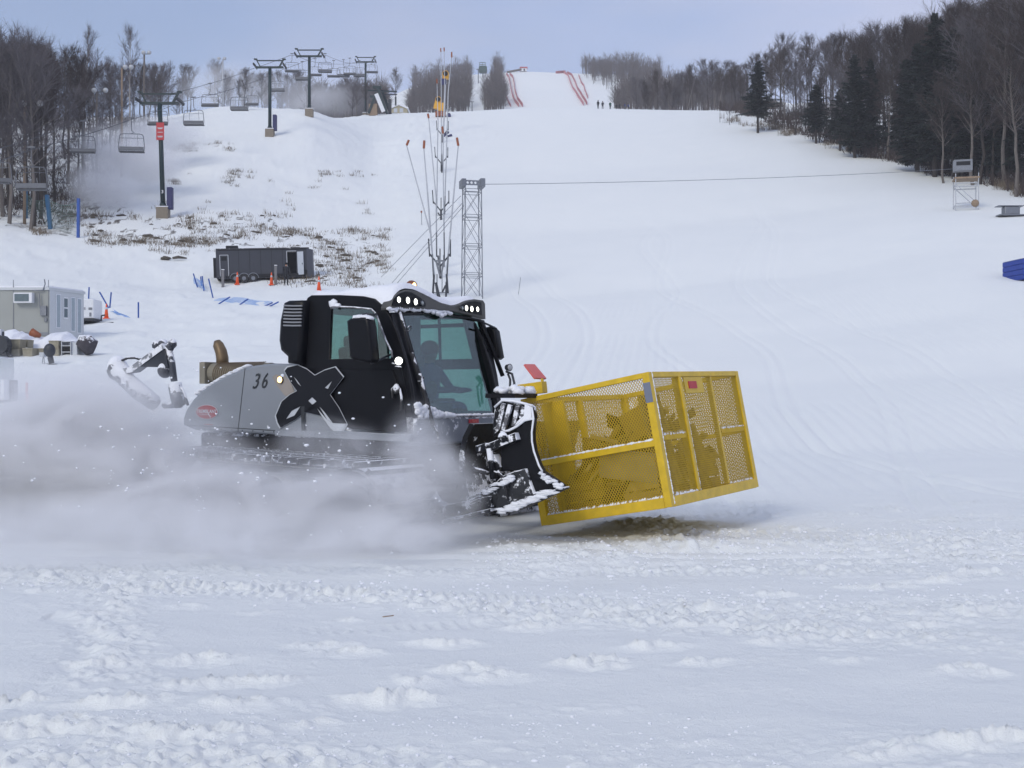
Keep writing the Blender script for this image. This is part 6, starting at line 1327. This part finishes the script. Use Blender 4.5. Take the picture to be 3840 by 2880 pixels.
# rocks and earth clods under the brush
r = random.Random(9); q = MB()
for (x0, x1, r0, r1, n) in [(340, 1050, 800, 910, 120), (1000, 1430, 880, 1070, 120), (2950, 3840, 600, 700, 0)]:
    for i in range(n):
        sx, row = r.uniform(x0, x1), r.uniform(r0, r1)
        if fbm(np.array([sx/70.]), np.array([row/35.]), 3, 77)[0] < .0: continue
        p = hit(sx, row); s_ = r.uniform(.10, .30); q.ell(p+Vector((0, 0, s_*.2)), (s_*r.uniform(1, 2), s_, s_*.55), 7, 5, jit=.5)
tag(q.build('stones', M['earth']), 'dark stones and clods half buried in the snow of the left bank', None, None, 'stuff')
p = hit(621, 975); 
q = MB(); q.ell((0, 0, .1), (.45, .3, .18), 8, 6, jit=.4); q.tube([(.6, 0, .12), (1.1, 0, .2), (1.8, .1, .12)], [.10, .14, .06], 7); tag(q.build('driftwood_log', M['earth'], None, p, smooth=True), 'dark log lying in the snow left of the trailer', 'log')
x, y = P0(1450, 2330); q = MB(); q.bar((-.03, 0, .012), (.05, .01, .02), .012, .006); tag(q.build('bark_chip', M['logwood'], None, (x, y, .02)), 'tiny brown chip of bark on the snow in the foreground', 'bark chip')
# snow crumbs in the air and on the ground
q = MB(); r = random.Random(12)
for i in range(230):
    sx = r.gauss(800, 420); sy = r.uniform(1600, 2080) if r.random() < .85 else r.uniform(1350, 1600); Y = r.uniform(11.0, 12.6)
    if sx > 1900 or sx < -50: continue
    s_ = r.uniform(.004, .010)*(1.6 if r.random() < .12 else 1); q.ell(W(sx, sy, Y), (s_*r.uniform(1, 1.8), s_, s_), 6, 4, jit=.4)
tag(q.build('flying_snow_crumbs', M['snow']), 'crumbs of snow flying in the spray beside the groomer', None, None, 'stuff')
q = MB()
for i in range(2200):
    u = r.random()
    if u < .55: x = r.uniform(-.4, 6.5); y = r.gauss(12.2, 1.0)+.1*x
    elif u < .8: x = r.uniform(-5, 4.5); y = 9.3-.25*x*(1 if x < 0 else .1)+r.gauss(0, .35)
    else: x = r.uniform(-2.6, 1.2); y = r.uniform(4.9, 5.9)
    if y < 4.6: continue
    s_ = r.uniform(.006, .011+.012*r.random()**3)*(1 if y > 8 else .5); q.ell((x, y, gz(x, y)+s_*.8+float(relief(np.array([x]), np.array([y]))[0])-s_*.6), (s_*r.uniform(.9, 1.6), s_, s_*.8), 6, 4, jit=.5)
tag(q.build('snow_crumbs', M['snow']), 'loose crumbs and clods of snow lying on the churned ground', None, None, 'stuff')
# ================================================================ blown snow: volumes with an uneven density
def cloud(name, label, lo, hi, blobs, dens, nsc=.9, seed=0.0, col=(.98, .985, 1.0), aniso=.0, contrast=(.38, .68)):
    c = (vec(lo)+vec(hi))/2; d = vec(hi)-vec(lo); q = MB(); q.box((0, 0, 0), tuple(d)); m = bpy.data.materials.new(name); m.use_nodes = True
    nt = m.node_tree; N = nt.nodes; L = nt.links; N.remove(N['Principled BSDF']); v = N.new('ShaderNodeVolumePrincipled'); v.inputs['Color'].default_value = (*col, 1); v.inputs['Anisotropy'].default_value = aniso
    L.new(v.outputs[0], N['Material Output'].inputs['Volume']); tc = N.new('ShaderNodeTexCoord'); tot = None
    def M_(op, *a):
        n = N.new('ShaderNodeMath'); n.operation = op; n.use_clamp = False
        for i, x in enumerate(a):
            if isinstance(x, (int, float)): n.inputs[i].default_value = x
            else: L.new(x, n.inputs[i])
        return n.outputs[0]
    for (bc_, br, w) in blobs:
        mp = N.new('ShaderNodeMapping'); mp.inputs['Location'].default_value = tuple(-(bc_[i]-c[i])/br[i] for i in range(3)); mp.inputs['Scale'].default_value = tuple(1/x for x in br)
        L.new(tc.outputs['Object'], mp.inputs['Vector']); ln = N.new('ShaderNodeVectorMath'); ln.operation = 'LENGTH'; L.new(mp.outputs[0], ln.inputs[0])
        mr = N.new('ShaderNodeMapRange'); mr.interpolation_type = 'SMOOTHERSTEP'; mr.inputs['From Min'].default_value = 1.0; mr.inputs['From Max'].default_value = .25; mr.inputs['To Max'].default_value = w; L.new(ln.outputs['Value'], mr.inputs['Value'])
        tot = mr.outputs[0] if tot is None else M_('ADD', tot, mr.outputs[0])
    nz = N.new('ShaderNodeTexNoise'); nz.noise_dimensions = '3D'; nz.inputs['Scale'].default_value = nsc; nz.inputs['Detail'].default_value = 7; nz.inputs['Roughness'].default_value = .68; nz.inputs['Distortion'].default_value = .8
    mp = N.new('ShaderNodeMapping'); mp.inputs['Location'].default_value = (seed, seed*.7, 0); mp.inputs['Rotation'].default_value = (0, R_(18), 0); mp.inputs['Scale'].default_value = (.65, 1, 1.25); L.new(tc.outputs['Object'], mp.inputs['Vector']); L.new(mp.outputs[0], nz.inputs['Vector'])
    mr = N.new('ShaderNodeMapRange'); mr.interpolation_type = 'SMOOTHSTEP'; mr.inputs['From Min'].default_value = contrast[0]; mr.inputs['From Max'].default_value = contrast[1]; mr.inputs['To Min'].default_value = .12; L.new(nz.outputs['Fac'], mr.inputs['Value'])
    L.new(M_('MULTIPLY', M_('MULTIPLY', tot, mr.outputs[0]), dens), v.inputs['Density'])
    o = q.build(name, m, None, c); tag(o, label, None, None, 'stuff'); return o
def Wb(sx, sy, Y, rx, ry_, rz): p = W(sx, sy, Y); return ((p.x, p.y, p.z), (rx, ry_, rz))
bl = [(*Wb(300, 1720, 14.0, 2.3, 1.7, 1.35), 1.1), (*Wb(60, 1830, 13.6, 2.3, 1.7, 1.05), .9), (*Wb(900, 1930, 12.4, 1.9, 1.0, .80), 1.2), (*Wb(1330, 1950, 12.3, 1.3, .95, .85), 1.2), (*Wb(1560, 1760, 12.55, .55, .6, .85), 1.0), (*Wb(1230, 1680, 12.7, .8, .5, .45), .45), (*Wb(600, 1850, 13, 1.8, 1.3, .9), .7), (*Wb(1660, 1850, 12.6, .6, .5, .65), .7), (*Wb(450, 1990, 11.5, 3.8, 2.3, .45), .38), (*Wb(1250, 2000, 11.5, 2.1, 1.8, .36), .35), (*Wb(100, 1600, 15.2, 1.8, 1.4, 1.1), .5)]
cloud('snow_spray', 'billowing spray of powder snow thrown up along the tracks of the groomer', (-9.4, 9.0, -.12), (.5, 16.6, 2.6), bl, 4.8, 1.7, contrast=(.42, .62))
bl = [(*Wb(520, 610, 128, 7.0, 6, 3.2), 1.0), (*Wb(400, 700, 122, 5.0, 5, 3.5), 1.0), (*Wb(620, 520, 145, 7, 7, 3.5), .7), (*Wb(430, 560, 130, 5, 5, 4), .5)]
cloud('snow_mist', 'drifting mist of artificial snow beside the left wood', (-58, 112, 16), (-34, 156, 44), bl, 1.0, .12, 3.)
bl = [(*Wb(1080, 370, 232, 14, 8, 6), 1.0), (*Wb(850, 330, 232, 14, 8, 7), .7), (*Wb(1250, 380, 240, 10, 8, 5), .7)]
cloud('snow_mist', 'mist of artificial snow lying before the wood behind the brow', (-78, 218, 58), (-26, 252, 82), bl, .16, .06, 5.)
# ================================================================ sky, sun, haze, camera
SUN_EL, SUN_AZ = 34, 212       # degrees above the horizon; behind the camera and a little to the left
w = bpy.data.worlds.new('World'); bpy.context.scene.world = w; w.use_nodes = True; nt = w.node_tree; N = nt.nodes; L = nt.links; bg = N['Background']
sk = N.new('ShaderNodeTexSky'); sk.sky_type = 'NISHITA'; sk.sun_disc = False; sk.sun_elevation = R_(SUN_EL); sk.sun_rotation = R_(SUN_AZ); sk.air_density = 1.0; sk.dust_density = 1.2; sk.ozone_density = 2.0
tc = N.new('ShaderNodeTexCoord'); mp = N.new('ShaderNodeMapping'); mp.inputs['Scale'].default_value = (1, 1, 3.2); L.new(tc.outputs['Generated'], mp.inputs['Vector'])
nz = N.new('ShaderNodeTexNoise'); nz.inputs['Scale'].default_value = 1.9; nz.inputs['Detail'].default_value = 5; nz.inputs['Roughness'].default_value = .45; L.new(mp.outputs[0], nz.inputs['Vector'])
sx_ = N.new('ShaderNodeSeparateXYZ'); L.new(tc.outputs['Generated'], sx_.inputs[0])
ma = N.new('ShaderNodeMath'); ma.operation = 'MULTIPLY_ADD'; L.new(sx_.outputs['X'], ma.inputs[0]); ma.inputs[1].default_value = .45; L.new(nz.outputs['Fac'], ma.inputs[2])
mr = N.new('ShaderNodeMapRange'); mr.inputs['From Min'].default_value = .30; mr.inputs['From Max'].default_value = .80; mr.inputs['To Min'].default_value = .45; mr.inputs['To Max'].default_value = .97; L.new(ma.outputs[0], mr.inputs['Value'])
mx = N.new('ShaderNodeMix'); mx.data_type = 'RGBA'; L.new(mr.outputs[0], mx.inputs['Factor']); L.new(sk.outputs[0], mx.inputs['A']); 
n2 = N.new('ShaderNodeTexNoise'); n2.inputs['Scale'].default_value = 3.2; n2.inputs['Detail'].default_value = 6; n2.inputs['Roughness'].default_value = .5; L.new(mp.outputs[0], n2.inputs['Vector'])
m2_ = N.new('ShaderNodeMath'); m2_.operation = 'MULTIPLY_ADD'; L.new(sx_.outputs['X'], m2_.inputs[0]); m2_.inputs[1].default_value = .55; L.new(n2.outputs['Fac'], m2_.inputs[2])
r2 = N.new('ShaderNodeMapRange'); r2.interpolation_type = 'SMOOTHSTEP'; r2.inputs['From Min'].default_value = .32; r2.inputs['From Max'].default_value = .72; L.new(m2_.outputs[0], r2.inputs['Value'])
cm = N.new('ShaderNodeMix'); cm.data_type = 'RGBA'; cm.inputs['A'].default_value = (4.5, 5.6, 8.7, 1); cm.inputs['B'].default_value = (6.1, 6.5, 8.6, 1); L.new(r2.outputs[0], cm.inputs['Factor']); L.new(cm.outputs['Result'], mx.inputs['B'])
L.new(mx.outputs['Result'], bg.inputs['Color']); bg.inputs['Strength'].default_value = .1
sd = bpy.data.lights.new('sun', 'SUN'); sd.energy = 1.4; sd.angle = R_(20); sd.color = (1, .95, .84); so = bpy.data.objects.new('sun', sd); C.objects.link(so)
a = R_(SUN_AZ); e = R_(SUN_EL); dirv = Vector((math.sin(a)*math.cos(e), math.cos(a)*math.cos(e), math.sin(e))); so.rotation_euler = dirv.to_track_quat('Z', 'Y').to_euler(); so.location = dirv*50
hm = bpy.data.materials.new('haze'); hm.use_nodes = True; hn = hm.node_tree.nodes; hn.remove(hn['Principled BSDF']); hv = hn.new('ShaderNodeVolumePrincipled'); hv.inputs['Color'].default_value = (.97, .97, 1, 1); hv.inputs['Density'].default_value = .00032; hv.inputs['Anisotropy'].default_value = .1
hm.node_tree.links.new(hv.outputs[0], hn['Material Output'].inputs['Volume'])
q = MB(); q.box((0, 660, 104), (3700, 1420, 232)); tag(q.build('haze', hm), 'pale cold haze in the air between the camera and the far hill', None, None, 'stuff')
cd = bpy.data.cameras.new('camera'); cd.sensor_width = 36; cd.lens = F/3840*36; cd.shift_y = 50/3840; cd.clip_end = 5000; cd.clip_start = .1
co = bpy.data.objects.new('camera', cd); C.objects.link(co); co.location = (0, 0, CH); co.rotation_euler = (R_(90), 0, 0)
sc = bpy.context.scene; sc.camera = co
sc.view_settings.view_transform = 'Standard'; sc.view_settings.look = 'None'; sc.view_settings.exposure = 0; sc.view_settings.gamma = 1
sc.render.engine = 'CYCLES'; cy = sc.cycles; cy.max_bounces = 8; cy.transparent_max_bounces = 24; cy.volume_bounces = 3; cy.diffuse_bounces = 3; cy.glossy_bounces = 3; cy.transmission_bounces = 4
cy.volume_step_rate = .6; cy.volume_max_steps = 256; cy.use_denoising = True; cy.use_adaptive_sampling = True; cy.adaptive_threshold = .02; cy.sample_clamp_indirect = 6
print('trees', cnt)
